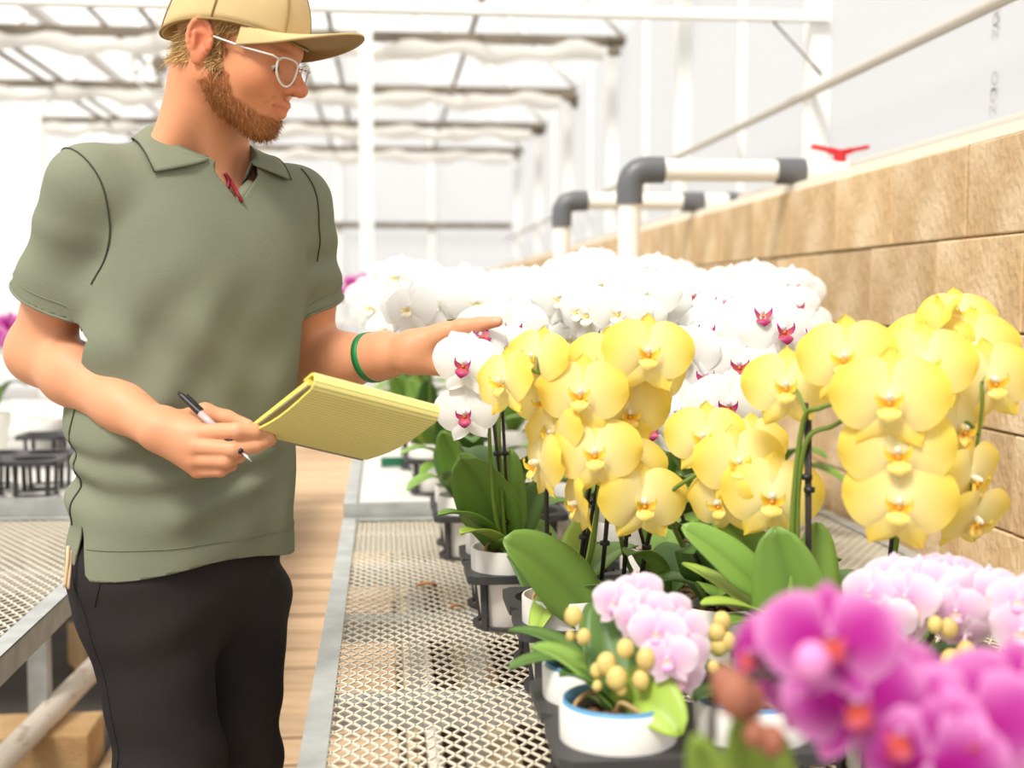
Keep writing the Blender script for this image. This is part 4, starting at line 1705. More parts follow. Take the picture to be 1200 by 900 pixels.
FLOWERS = {}
rng = random.Random(17)
for kind, q in KINDS.items():
    FLOWERS[kind] = []
    for var in range(4):
        r = random.Random(hash(kind) % 7 * 0 + var * 31 + len(kind))
        R_ = .06
        cup = (.10, .05, .16, .02)[var]
        rec = (.10, .16, .04, .22)[var]
        ruf = .05
        sepals = [petal(R(90 + r.uniform(-4, 4)), .056, .042, sep_prof, .05, rec * .8, ruf, -.004, q['ci'], q['co'], r, edge=q['edge'])]
        for a in (-58, -122):
            sepals.append(petal(R(a + r.uniform(-4, 4)), .058, .040, sep_prof, .06, rec, ruf, -.004, q['ci'], q['co'], r, edge=q['edge']))
        sepals.append(ball_part((0, .002, .009), (.0042, .0050, .0095), q['colm']))
        pr = petal(R(14), .062, .078, pet_prof, cup, rec, ruf, .001, q['ci'], q['co'], r, edge=q['edge'])
        pl = ([(-x, y, z) for x, y, z in pr[0]], [f[::-1] for f in pr[1]], pr[2])
        lp = lip_geo(*q['lip'], r)
        whole = join(sepals + [pr, pl])
        FLOWERS[kind].append(dict(
            sep=cmesh('flower', *join(sepals), M_petal), pr=cmesh('petal', *pr, M_petal), pl=cmesh('petal', *pl, M_petal),
            lip=cmesh('lip', *lp, M_lip), all=cmesh('flower', *whole, M_petal)))


def face_matrix(pos, n, roll=0.0, s=1.0):
    n = Vector(n).normalized()
    up = Vector((0, 0, 1))
    x = up.cross(n).normalized()
    y = n.cross(x)
    M = Matrix((x, y, n)).transposed().to_4x4()
    return Matrix.Translation(pos) @ M @ Matrix.Rotation(roll, 4, 'Z') @ Matrix.Scale(s, 4)


def add_flower(root, kind, pos, n, roll, size, full=True, var=None, lip=True):
    fs = FLOWERS[kind][rng.randrange(4) if var is None else var]
    M = face_matrix(Vector(pos) - root.location, n, roll, size / .12)
    if full:
        f = obj('flower', fs['sep'], root, M=M)
        obj('petal', fs['pr'], f)
        obj('petal', fs['pl'], f)
        obj('lip', fs['lip'], f)
    else:
        f = obj('flower', fs['all'], root, M=M)
        if lip:
            obj('lip', fs['lip'], f)
    return f


LEAF_DARK, LEAF_MID, LEAF_LIGHT = (.105, .215, .045), (.195, .345, .060), (.34, .48, .07)


def leaf_geo(base, ctrl, tip, width, normal, col, fold=.10, n=14, m=6, belly=.74):
    base, ctrl, tip = Vector(base), Vector(ctrl), Vector(tip)
    N = Vector(normal).normalized()
    V, F, C = [], [], []
    for i in range(n + 1):
        u = i / n
        p = base * (1 - u) ** 2 + ctrl * 2 * u * (1 - u) + tip * u * u
        t = ((ctrl - base) * (1 - u) + (tip - ctrl) * u).normalized()
        b = t.cross(N)
        b = b.normalized() if b.length > 1e-4 else Vector((1, 0, 0))
        nn = b.cross(t).normalized()
        w = width / 2 * (max(.0, math.sin(math.pi * (.10 + .90 * u ** belly * 1.0 if u < 1 else 1.0))) ** .42 * (1 - .02 * u))
        w = max(w, width * .05 if u < .5 else width * .06)
        if u < .35:
            w *= .62 + .38 * u / .35
        for j in range(m + 1):
            v = -1 + 2 * j / m
            V.append(p + b * (w * v) + nn * (fold * w * (abs(v) ** 1.3) * 1.6 - .003 * (v == 0)))
            k = .80 if j == m // 2 else 1.0 + .06 * v
            C.append([c * k for c in col])
    for i in range(n):
        for j in range(m):
            a = i * (m + 1) + j
            F.append((a, a + 1, a + m + 2, a + m + 1))
    return V, F, C


def leaf(root, base, tip, width, col=LEAF_MID, bend=.05, normal=None, thick=True):
    L = root.location
    base, tip = Vector(base) - L, Vector(tip) - L
    d = tip - base
    ctrl = base + d * .5 + Vector((0, 0, bend))
    if normal is None:
        out = Vector((d.x, d.y, 0))
        normal = Vector((0, 0, 1)) - out.normalized() * .35 if out.length > .02 else Vector((-.2, -1, .2))
    me = cmesh('leaf', *leaf_geo(base, ctrl, tip, width, normal, col), M_leaf)
    o = obj('leaf', me, root)
    if thick:
        s = o.modifiers.new('thick', 'SOLIDIFY')
        s.thickness = .0022
        s.offset = 0
    return o


# shared leaves for the massed plants
GEN_LEAF = []
for k in range(6):
    r = random.Random(40 + k)
    L_, h = r.uniform(.15, .22), r.uniform(.02, .14)
    GEN_LEAF.append(cmesh('leaf', *leaf_geo((0.01, 0, 0), (L_ * .5, 0, h + .05), (L_, 0, h - .02), r.uniform(.065, .085), (-.3, 0, 1), (LEAF_DARK, LEAF_MID, LEAF_MID)[k % 3], n=9, m=4), M_leaf))

POT_R, POT_H = .066, .142
pot_me = MB().lathe([(.0, .0), (.044, .0), (.047, .004), (.059, .088), (.0605, .092), (.0655, .094), (.0665, .098), (.0672, .139), (.0660, .142), (.0635, .142), (.0625, .136), (.056, .090), (.045, .006), (0, .006)], n=32).mesh('pot', M_pot, 'auto')
liner_me = MB().lathe([(.0628, .128), (.0632, .146), (.0608, .147), (.060, .128)], n=28).mesh('liner', M_liner, True)
rr_ = random.Random(3)
b_ = MB().lathe([(0, .126), (.03, .128), (.0605, .122)], n=20)
for k in range(26):
    a, d = rr_.uniform(0, 6.28), rr_.uniform(0, .052)
    b_.ball((d * math.cos(a), d * math.sin(a), .128 + rr_.uniform(0, .006)), (rr_.uniform(.004, .010), rr_.uniform(.004, .010), rr_.uniform(.003, .006)), 5, 4)
bark_me = b_.mesh('bark', M_bark)
rt_ = MB()
for k in range(4):
    a = rr_.uniform(0, 6.28)
    rt_.tube(bez([(.012 * math.cos(a), .012 * math.sin(a), .128), (.03 * math.cos(a + .3), .03 * math.sin(a + .3), .150), (.05 * math.cos(a + .8), .05 * math.sin(a + .8), .140), (.056 * math.cos(a + 1.3), .056 * math.sin(a + 1.3), .128)], 4), .0028, 5)
root_me = rt_.mesh('aerial_root', M_root, True)


def potted(name, label, cat, x, y, z, group=None, liner=False, roots=True):
    t = thing(name, label, cat, (x, y, z), group)
    obj('pot', pot_me, t)
    if liner:
        obj('liner', liner_me, t)
    o = obj('bark', bark_me, t)
    o['kind'] = 'stuff'
    if roots:
        o = obj('aerial_root', root_me, t)
        o.rotation_euler = (0, 0, rng.uniform(0, 6.28))
    return t


def spike(root, pts, r0=.0042, r1=.0022, m=None, name='flower_stem', extra=()):
    """stem through world points, plus short stalks [(from, to), ...]"""
    L = root.location
    P = bez([Vector(p) - L for p in pts], 7)
    mb = MB().tube(P, [r0 + (r1 - r0) * i / (len(P) - 1) for i in range(len(P))], 7)
    for a, b in extra:
        a, b = Vector(a) - L, Vector(b) - L
        c = (a + b) / 2 + Vector((0, 0, .012))
        mb.tube(bez([a, c, b], 4), [.0026] * 5 + [.0018] * 4, 6)
    return mb.build(name, m or M_stem, root, True)


def nearest(pts, q):
    P = bez([Vector(p) for p in pts], 7)
    return min(P, key=lambda p: (p - Vector(q)).length)


def stake(root, a, b, r=.0030, clips=(.35, .75)):
    L = root.location
    a, b = Vector(a) - L, Vector(b) - L
    o = MB().tube([a, b], r, 7).build('stake', M_stake, root, True)
    for t in clips:
        c = a.lerp(b, t)
        MB().lathe([(.0045, -.004), (.0075, -.003), (.0075, .003), (.0045, .004)], (c.x, c.y, c.z), 10).build('clip', M_clip, root, True)
    return o


VIEW = lambda pos: (Vector((0, 0, CAM_H)) - Vector(pos)).normalized()


def facing(pos, yaw, pitch):
    """direction of a flower's face: towards the aisle side the camera is on, turned by yaw (to +x) and pitch (up)"""
    v = VIEW(pos)
    az = math.atan2(v.y, v.x) + R(yaw)
    el = math.asin(v.z) + R(pitch)
    return Vector((math.cos(az) * math.cos(el), math.sin(az) * math.cos(el), math.sin(el)))


def orchid(label, x, y, z, kind, stems, flowers, leaves, size=.12, group=None, liner=False, buds=(), name='potted_orchid', full=True, stem_mat=None, cat='orchid', bud_mat=None, stakes=True, bud_r=.011):
    """stems: lists of world points starting at the crown; flowers: (px, py, Y, yaw, pitch, roll, scale)"""
    t = potted(name, label, cat, x, y, z, group, liner)
    crown = Vector((x, y, z + POT_H - .012))
    ex = [[] for _ in stems]
    allp = [bez([Vector(p) for p in s], 7) for s in stems]
    for f in flowers:
        px, py, Y, yaw, pit, roll, sc = f
        pos = pt(px, py, Y)
        n = facing(pos, yaw, pit)
        add_flower(t, kind, pos, n, R(roll), size * sc, full)
        back = pos - n * .006
        best = min(((p - back).length, i, p) for i, P in enumerate(allp) for p in P[len(P) // 3:])  if allp else None
        if best and best[0] < .22:
            ex[best[1]].append((best[2], back))
    for s, e in zip(stems, ex):
        spike(t, s, m=stem_mat, extra=e)
        if stakes:
            top = Vector(s[2]) if len(s) > 2 else Vector(s[-1])
            o = Vector((.006, .004, 0))
            stake(t, crown + Vector((.008, .006, -.05)), top + o + Vector((0, 0, .03)))
    for lf in leaves:
        leaf(t, *lf)
    for (px, py, Y, r) in buds:
        pos = pt(px, py, Y) - t.location
        MB().ball(pos, (r, r * .9, r * 1.15), 10, 7).build('bud', bud_mat or M_bud, t, True)
    return t, crown


T1 = BENCH
ZP = T1 + .003
ring_me = MB().lathe([(.054, .0), (.064, .0), (.064, .006), (.054, .006), (.054, .0)], n=24).mesh('base_ring', M_tray)
leg_me = MB().beam((.062, 0, 0), (.066, 0, POT_H - .049), .013, .007, up=(1, 0, 0)).mesh('tray_leg', M_tray)


def tray(label, xc, yc, z, nx=2, ny=2, pitch=.155, holes=None, rz=0.0):
    t = thing('shuttle_tray', label, 'tray', (xc, yc, z), 'black shuttle trays on the benches', rz)
    plate = MB()
    zt = POT_H - .037
    hr = .0615
    n = 32
    for i in range(nx):
        for j in range(ny):
            cx, cy = (i - (nx - 1) / 2) * pitch, (j - (ny - 1) / 2) * pitch
            V = []
            for lay in (zt, zt - .014):
                for k in range(n):
                    a = 2 * math.pi * (k + .5) / n
                    c, s = math.cos(a), math.sin(a)
                    V.append((cx + hr * c, cy + hr * s, lay))
                for k in range(n):
                    a = 2 * math.pi * (k + .5) / n
                    c, s = math.cos(a), math.sin(a)
                    f = pitch / 2 / max(abs(c), abs(s))
                    f = min(f, pitch * .64)
                    V.append((cx + f * c, cy + f * s, lay))
            F = []
            for k in range(n):
                k2 = (k + 1) % n
                F += [(k, k2, n + k2, n + k), (2 * n + k, 3 * n + k, 3 * n + k2, 2 * n + k2), (n + k, n + k2, 3 * n + k2, 3 * n + k), (k, 2 * n + k, 2 * n + k2, k2)]
            plate.add(V, F)
            # cage under each hole
            obj('base_ring', ring_me, t, (cx, cy, .001))
            for k in range(4):
                o = obj('tray_leg', leg_me, t, (cx, cy, 0))
                o.rotation_euler = (0, 0, math.pi / 4 + k * math.pi / 2)
    plate.build('tray_top', M_tray, t, 'auto')
    return t


# ---- trays along the aisle edge of the bench, nearest first
TR_LAB = [
    ('front black tray holding the pale pink orchid pot', .338, 1.478, BENCH),
    ('black tray under the big leaved yellow orchid, second back along the aisle edge', .352, 2.005, BENCH),
    ('black tray third back along the aisle edge, under the white orchid with magenta lip', .300, 2.395, BENCH),
    ('black tray at the far end of the mesh bench along the aisle edge', .265, 3.03, BENCH),
    ('black tray at the near end of the ribbed bench along the aisle edge', .212, 3.80, BENCH2),
    ('black tray farther along the ribbed bench beside the folded plant card', .190, 4.35, BENCH2),
    ('black tray under the tall green leaves near the pink orchids by the block wall', .690, 1.56, BENCH),
    ('black tray between the yellow orchids in the middle of the mesh bench', .690, 2.02, BENCH),
    ('black tray in the middle of the mesh bench under the massed white orchids', .640, 2.41, BENCH),
]
for lab, xx, yy, zz in TR_LAB:
    tray(lab, xx, yy, zz + .001)


def at_tray(i, a, b):
    """pot place in tray i"""
    lab, xx, yy, zz = TR_LAB[i]
    return xx + (a - .5) * .155, yy + (b - .5) * .155, zz + .004


def crown_of(x, y, z):
    return Vector((x, y, z + POT_H - .012))


V3 = Vector
# ---- A: pale pink miniature in front -------------------------------------------------
x, y, z = at_tray(0, 0, 0)
c = crown_of(x, y, z)
sA = [c, pt(735, 790, 1.44), pt(742, 752, 1.41), pt(760, 735, 1.40), pt(798, 770, 1.37)]
fl = [(722, 706, 1.42, -30, 5, 0, 1.0), (748, 692, 1.45, 5, 25, 10, .95), (757, 716, 1.40, 10, 10, -5, 1.0), (742, 728, 1.39, -25, -10, 0, .85),
      (785, 716, 1.43, 20, 20, 10, .9), (770, 742, 1.37, -8, 0, 0, 1.05), (800, 738, 1.39, 22, 12, -8, 1.0), (783, 772, 1.35, -12, -5, 8, 1.05), (806, 768, 1.37, 25, -5, 0, 1.0), (797, 795, 1.36, 5, -25, 0, .9)]
orchid('potted miniature orchid with pale pink flowers in the front tray by the aisle', x, y, z, 'pink', [sA], fl,
       [(c, pt(622, 758, 1.44), .062, LEAF_MID, .035), (c, pt(797, 862, 1.325), .072, LEAF_LIGHT, .055, (-.35, -1, .55)), (c, pt(700, 705, 1.47), .055, LEAF_DARK, .01, (-.1, -1, .2)),
        (c, pt(655, 790, 1.40), .045, LEAF_DARK, .03), (c, pt(690, 840, 1.50), .05, LEAF_MID, .04), (c, pt(775, 740, 1.60), .06, LEAF_DARK, .04)],
       size=.062, liner=True, stem_mat=M_stemdark, stakes=False,
       buds=[(672, 722, 1.40, .0105), (684, 746, 1.40, .0085), (669, 745, 1.41, .006), (711, 778, 1.38, .0120), (723, 795, 1.37, .0125), (733, 760, 1.37, .0100), (700, 786, 1.39, .0085), (751, 797, 1.36, .0100), (757, 772, 1.36, .011), (728, 808, 1.37, .007), (700, 804, 1.38, .006), (836, 782, 1.37, .007)])
# pots beside and behind it, with leaves only
for (i, a, b, lab, lv) in ((0, 0, 1, 'white pot with blue liner tucked behind the pale pink miniature orchid', .12),
                           (0, 1, 0, 'potted plant with short leaves in the front tray, partly hidden by magenta flowers', .08)):
    x, y, z = at_tray(i, a, b)
    c = crown_of(x, y, z)
    t = potted('potted_orchid', lab, 'orchid', x, y, z, liner=True)
    for k in range(3):
        an = R((200, 150, 80)[k])
        leaf(t, c, c + V3((math.cos(an) * lv, math.sin(an) * lv, .02 + .02 * k)), .045, LEAF_DARK, .03)
    if a == 1:
        for (px, py, Y) in ((846, 728, 1.45), (840, 742, 1.44), (852, 752, 1.44), (842, 758, 1.44)):
            MB().ball(pt(px, py, Y) - t.location, (.011, .010, .012), 10, 7).build('bud', M_bud, t, True)
        spike(t, [c, pt(870, 800, 1.43), pt(850, 735, 1.45)], .0035, .002)

# ---- pale pink cluster by the wall ------------------------------------------------------
x, y, z = at_tray(6, 0, 0)
c = crown_of(x, y, z)
sB = [c, pt(1092, 745, 1.50), pt(1085, 705, 1.49), pt(1060, 690, 1.48), pt(1025, 700, 1.46)]
sB2 = [c, pt(1112, 745, 1.50), pt(1130, 705, 1.49), pt(1160, 700, 1.47)]
fl = [(1020, 695, 1.40, -20, 5, 0, 1.05), (1048, 676, 1.42, -5, 15, 5, 1.0), (1062, 700, 1.38, -15, 0, 0, 1.1), (1040, 728, 1.37, -10, -20, 8, .95), (1078, 682, 1.40, 5, 10, 0, 1.05),
      (1108, 690, 1.40, 5, 10, 0, 1.1), (1120, 668, 1.44, 20, 40, 0, 1.0), (1140, 700, 1.38, 15, 0, 0, 1.15), (1150, 722, 1.38, 5, -25, 0, 1.0), (1120, 716, 1.37, 0, -10, 0, 1.0), (1165, 690, 1.42, 30, 15, 0, .95), (1095, 665, 1.45, 0, 35, 0, .9),
      (1058, 742, 1.38, 30, -30, 0, .9), (1130, 745, 1.37, 10, -50, 0, .9)]
orchid('potted orchid with a dense pale pink cluster close to the block wall', x, y, z, 'pink', [sB, sB2], fl,
       [(c, c + V3((-.12, -.06, .03)), .055, LEAF_MID), (c, c + V3((.1, -.08, .05)), .055, LEAF_DARK), (c, c + V3((.03, .12, .06)), .055, LEAF_DARK)],
       size=.070, stem_mat=M_stemdark, stakes=False,
       buds=[(1066, 724, 1.37, .0115), (1096, 732, 1.36, .009), (1112, 736, 1.36, .0105), (1115, 775, 1.36, .013), (1132, 765, 1.36, .012), (1110, 785, 1.36, .010)])
x, y, z = .80, 1.33, ZP
c = crown_of(x, y, z)
fl = [(1195, 705, 1.30, -10, 10, 0, 1.0), (1200, 740, 1.28, -20, -5, 0, 1.15), (1230, 720, 1.30, 10, 5, 0, 1.1), (1225, 760, 1.28, 0, -20, 0, 1.1)]
orchid('potted orchid with pale pink flowers cut off at the edge of the picture', x, y, z, 'pink', [[c, pt(1215, 800, 1.32), pt(1212, 735, 1.32), pt(1200, 715, 1.31)]], fl,
       [(c, c + V3((-.12, -.03, .04)), .055, LEAF_MID), (c, c + V3((.1, .05, .05)), .055, LEAF_DARK)], size=.072, stem_mat=M_stemdark, stakes=False)

# ---- magenta plants closest to the camera -------------------------------------------------
x, y, z = .262, .86, ZP
c = crown_of(x, y, z)
sM = [c, pt(842, 960, .84), pt(834, 840, .83), pt(850, 800, .82), pt(930, 790, .80), pt(985, 780, .80)]
fl = [(972, 752, .795, 8, 12, 0, 1.0), (1000, 822, .79, 12, -8, 6, 1.0), (890, 768, .84, -62, 0, 10, .85), (1062, 800, .82, 40, 5, -10, .9), (950, 815, .83, -20, -30, 0, .85)]
t, c = orchid('potted orchid with deep magenta flowers, the one nearest the bench edge in front', x, y, z, 'magenta', [sM], fl,
       [(c, pt(815, 862, .80), .045, LEAF_LIGHT, .02, (-.3, -1, .2)), (c, pt(868, 828, .84), .050, LEAF_LIGHT, .01, (.2, -1, .2)), (c, pt(905, 850, .87), .055, LEAF_LIGHT, .02, (.2, -1, .3)), (c, c + V3((-.12, .05, .05)), .05, LEAF_MID)],
       size=.092, stem_mat=M_stemdark, stakes=False, buds=[(952, 776, .76, .0115)], bud_mat=mat('pink_bud', lin(232, 140, 196), .5))
for (px, py, Y, r) in ((862, 815, .79, .013), (878, 822, .80, .011), (850, 800, .80, .010), (885, 860, .79, .008), (905, 868, .79, .009)):
    MB().ball(pt(px, py, Y) - t.location, (r, r * .9, r * 1.2), 10, 7).build('bud', M_budbrown, t, True)
x, y, z = .40, .80, ZP
c = crown_of(x, y, z)
sM2 = [c, pt(1180, 1000, .79), pt(1150, 900, .78), pt(1120, 850, .78), pt(1060, 850, .78)]
fl = [(1140, 850, .765, 5, 8, 0, 1.05), (1065, 862, .775, -30, 0, 6, 1.0), (1195, 830, .78, 20, 10, -8, 1.1), (1195, 885, .76, 12, -12, 0, 1.05), (1090, 900, .76, -10, -20, 0, 1.0), (1050, 812, .80, -45, 15, 0, .8)]
orchid('potted orchid with magenta flowers at the near corner of the bench', x, y, z, 'magenta', [sM2], fl,
       [(c, c + V3((-.10, -.05, .05)), .055, LEAF_LIGHT), (c, c + V3((.10, .05, .05)), .055, LEAF_MID), (c, c + V3((.02, .12, .05)), .055, LEAF_MID)], size=.095, stem_mat=M_stemdark, stakes=False)

# ---- yellow cluster in the middle ------------------------------------------------------
x, y, z = at_tray(1, 0, 0)
c = crown_of(x, y, z)
sY1 = [c, pt(690, 660, 1.90), pt(702, 560, 1.86), pt(690, 500, 1.84), pt(655, 450, 1.82), pt(612, 430, 1.80)]
fl = [(592, 448, 1.79, -48, 5, 8, .92), (627, 420, 1.82, -38, 12, -6, .90), (637, 466, 1.84, -20, -20, 20, .85), (682, 462, 1.78, -12, 6, 0, 1.06), (650, 508, 1.80, -40, 0, 10, .85), (698, 531, 1.76, -6, 4, 4, 1.06),
      (632, 543, 1.80, -66, -8, 0, .95), (678, 590, 1.78, -74, -20, 10, .85)]
YT_, _ = orchid('potted yellow orchid with one broad leaf reaching over the aisle edge', x, y, z, 'yellow', [sY1], fl,
       [(pt(704, 740, 1.88), pt(590, 634, 1.84), .096, LEAF_MID, .045, (-.25, -1, .75)), (c, pt(745, 640, 2.02), .075, LEAF_MID, .05), (c, pt(625, 745, 1.84), .050, LEAF_LIGHT, .05),
        (c, pt(690, 600, 2.0), .06, LEAF_LIGHT, .02, (-.2, -1, .2)), (c, pt(730, 690, 1.86), .06, LEAF_DARK, .03)], size=.122)
for a_, b_2 in (((676, 700, 1.93), (692, 555, 1.86)), ((703, 700, 1.93), (715, 570, 1.86)), ((642, 690, 1.96), (640, 560, 1.88))):
    stake(YT_, pt(*a_), pt(*b_2), .0036, (.5,))
x, y, z = at_tray(1, 1, 0)
c = crown_of(x, y, z)
sY2 = [c, pt(735, 660, 1.92), pt(722, 560, 1.88), pt(728, 480, 1.85), pt(745, 440, 1.83), pt(765, 415, 1.80)]
fl = [(713, 427, 1.81, -10, 8, 0, 1.02), (759, 414, 1.78, 6, 10, -4, 1.06), (764, 446, 1.83, 22, -12, 8, .95), (737, 482, 1.82, 10, -16, 0, .98), (735, 548, 1.80, 14, 0, -6, .98), (753, 588, 1.76, 14, -6, 0, 1.05), (712, 505, 1.84, -8, 0, 0, 1.0)]
YT2_, _ = orchid('potted yellow orchid whose blooms arch highest in the middle group', x, y, z, 'yellow', [sY2], fl,
       [(c, pt(800, 640, 2.0), .075, LEAF_DARK, .05), (c, pt(735, 650, 1.85), .06, LEAF_MID, .06), (c, pt(845, 660, 1.95), .075, LEAF_DARK, .04), (c, pt(780, 620, 2.1), .06, LEAF_MID, .03, (-.2, -1, .3))], size=.122)
for a_, b_2 in (((730, 690, 1.92), (738, 560, 1.87)), ((748, 690, 1.92), (768, 590, 1.84))):
    stake(YT2_, pt(*a_), pt(*b_2), .0036, (.5,))
x, y, z = at_tray(7, 0, 0)
x, y = .50, 1.86
c = crown_of(x, y, ZP)
sY3 = [c, pt(800, 640, 1.84), pt(782, 590, 1.78), pt(800, 566, 1.74), pt(850, 545, 1.71), pt(900, 560, 1.69)]
fl = [(826, 513, 1.74, -14, 6, 0, .95), (866, 543, 1.70, 4, 4, 6, 1.02), (905, 582, 1.66, 2, -4, -4, 1.12), (846, 588, 1.71, -35, -18, 10, .9), (885, 520, 1.74, 18, 10, 0, .85)]
orchid('potted yellow orchid with a low spray of blooms before the block wall', x, y, ZP, 'yellow', [sY3], fl,
       [(c, pt(805, 616, 1.78), .085, LEAF_DARK, .03, (-.5, -.6, .8)), (c, pt(850, 590, 1.9), .08, LEAF_DARK, .04, (-.3, -1, .4)), (c, pt(760, 685, 1.85), .065, LEAF_DARK, .05), (c, pt(840, 700, 1.75), .07, LEAF_MID, .05), (c, pt(985, 655, 2.0), .06, LEAF_DARK, .04)], size=.122)

# ---- yellow plants on the right ----------------------------------------------------------
x, y, z = .545, 1.60, ZP
c = crown_of(x, y, z)
sR = [c, pt(928, 640, 1.60), pt(940, 500, 1.58), pt(962, 478, 1.55), pt(1000, 470, 1.52), pt(1045, 470, 1.49), pt(1050, 560, 1.47)]
sR2 = [c, pt(934, 620, 1.60), pt(944, 520, 1.58), pt(975, 500, 1.56), pt(1003, 490, 1.53), pt(1040, 520, 1.50)]
fl = [(922, 453, 1.62, -4, 6, 0, .98), (992, 420, 1.54, -14, 8, 4, 1.02), (1043, 468, 1.47, -2, 4, 0, 1.14), (1052, 530, 1.47, 2, 0, 5, 1.12), (1054, 588, 1.46, 0, -6, -4, 1.10), (1012, 455, 1.52, -35, 0, 10, .85), (1085, 428, 1.53, 8, 10, 0, 1.05)]
orchid('tall potted yellow orchid with two upright leaves and a dark stake', x, y, z, 'yellow', [sR, sR2], fl,
       [(c, pt(908, 618, 1.60), .105, LEAF_MID, .0, (-.35, -1, .05)), (c, pt(958, 612, 1.63), .090, LEAF_MID, .0, (.35, -1, .05)), (c, pt(822, 708, 1.56), .060, LEAF_LIGHT, .05), (c, pt(838, 735, 1.52), .055, LEAF_MID, .05),
        (pt(905, 705, 1.64), pt(799, 617, 1.66), .058, LEAF_MID, .02, (-.2, -.8, .8)), (pt(915, 690, 1.70), pt(832, 596, 1.74), .060, LEAF_MID, .02, (-.2, -1, .6)), (c, pt(800, 660, 1.74), .05, LEAF_LIGHT, .03)], size=.122)
x, y, z = .690, 1.73, ZP
c = crown_of(x, y, z)
sS = [c, pt(1050, 640, 1.70), pt(1052, 560, 1.68), pt(1075, 440, 1.66), pt(1110, 400, 1.62), pt(1150, 450, 1.58), pt(1140, 560, 1.57)]
fl = [(1140, 408, 1.62, 12, 8, 0, 1.05), (1162, 446, 1.58, 22, 0, 8, 1.02), (1112, 392, 1.64, 58, 10, 0, 1.0), (1104, 372, 1.66, -78, 30, 0, .8), (1128, 372, 1.68, 25, 25, 0, .9), (1112, 450, 1.60, 62, -5, 0, 1.0),
      (1122, 502, 1.57, 50, -5, 0, 1.0), (1138, 560, 1.56, 55, -20, 10, .95), (1140, 606, 1.56, 50, -35, 0, .95), (1090, 400, 1.64, 0, 25, 0, .9)]
orchid('potted yellow orchid standing nearest the block wall with cascading blooms', x, y, z, 'yellow', [sS], fl,
       [(c, c + V3((-.14, .05, .04)), .065, LEAF_DARK), (c, c + V3((.13, .02, .03)), .065, LEAF_DARK), (c, c + V3((.02, -.14, .0)), .065, LEAF_MID), (c, c + V3((-.02, .14, .05)), .065, LEAF_DARK)], size=.122)

# ---- white orchid with magenta lips in the man's hand -----------------------------------------
x, y, z = at_tray(2, 0, 0)
c = crown_of(x, y, z)
sW = [c, pt(580, 600, 2.24), pt(573, 500, 2.20), pt(574, 420, 2.16), pt(566, 400, 2.08), pt(545, 420, 2.04)]
sW2 = [c, pt(590, 610, 2.26), pt(585, 500, 2.24), pt(592, 400, 2.22), pt(585, 372, 2.15)]
fl = [(546, 426, 2.010, -18, 2, -8, .93), (546, 484, 2.02, -14, -6, 4, .88), (555, 452, 2.05, -4, -20, 0, .70), (562, 398, 2.06, 20, 45, 20, .85), (585, 412, 2.09, 12, 0, 0, .95), (600, 385, 2.14, 8, 8, 0, 1.0), (572, 385, 2.18, -10, 15, 0, 1.0)]
orchid('potted white orchid with magenta lips, its bloom resting in the outstretched hand', x, y, z, 'white', [sW, sW2], fl,
       [(c, pt(540, 538, 2.22), .115, LEAF_MID, .04, (-.35, -1, .15)), (c, pt(598, 526, 2.30), .070, LEAF_MID, .0, (.2, -1, .0)), (c, pt(514, 603, 2.22), .050, LEAF_MID, .06), (c, pt(540, 625, 2.20), .05, LEAF_LIGHT, .04), (c, pt(626, 712, 2.2), .055, LEAF_DARK, .08, (.3, -1, .3)),
        (c, pt(640, 560, 2.36), .06, LEAF_DARK, .02, (.1, -1, .1)), (c, pt(610, 640, 2.16), .05, LEAF_MID, .03)], size=.122)
# ---- white orchids with magenta lips on the wall side -------------------------------------------
x, y, z = at_tray(8, 0, 0)
c = crown_of(x, y, z)
sX = [c, pt(845, 600, 2.22), pt(850, 480, 2.18), pt(880, 390, 2.14), pt(900, 375, 2.10)]
fl = [(866, 428, 2.08, 4, 6, 0, 1.05), (855, 474, 2.05, -6, -4, 0, 1.1), (834, 388, 2.12, -24, 10, 0, 1.05), (808, 413, 2.12, -34, 4, 0, 1.0), (797, 482, 2.08, -30, -6, 0, 1.0), (768, 498, 2.10, -24, -10, 0, 1.0), (892, 372, 2.10, 12, 30, 0, 1.05), (915, 388, 2.08, 25, 15, 0, 1.1), (938, 392, 2.10, 60, 5, 0, 1.0),
      (850, 358, 2.16, -10, 30, 0, 1.0), (870, 395, 2.12, 0, 15, 0, 1.05), (830, 440, 2.10, -14, 0, 0, 1.05), (902, 420, 2.10, 30, 5, 0, 1.0), (880, 462, 2.10, 25, -8, 0, .9)]
orchid('potted white orchid with magenta lips standing toward the block wall', x, y, z, 'white', [sX], fl,
       [(c, pt(800, 590, 2.25), .08, LEAF_DARK, .05), (c, pt(870, 575, 2.3), .075, LEAF_DARK, .03, (-.2, -1, .3)), (c, pt(920, 620, 2.3), .07, LEAF_DARK, .04), (c, pt(780, 560, 2.4), .07, LEAF_MID, .02)], size=.122)

# ---- massed white orchids ------------------------------------------------------------------------
STEM_ME = {}


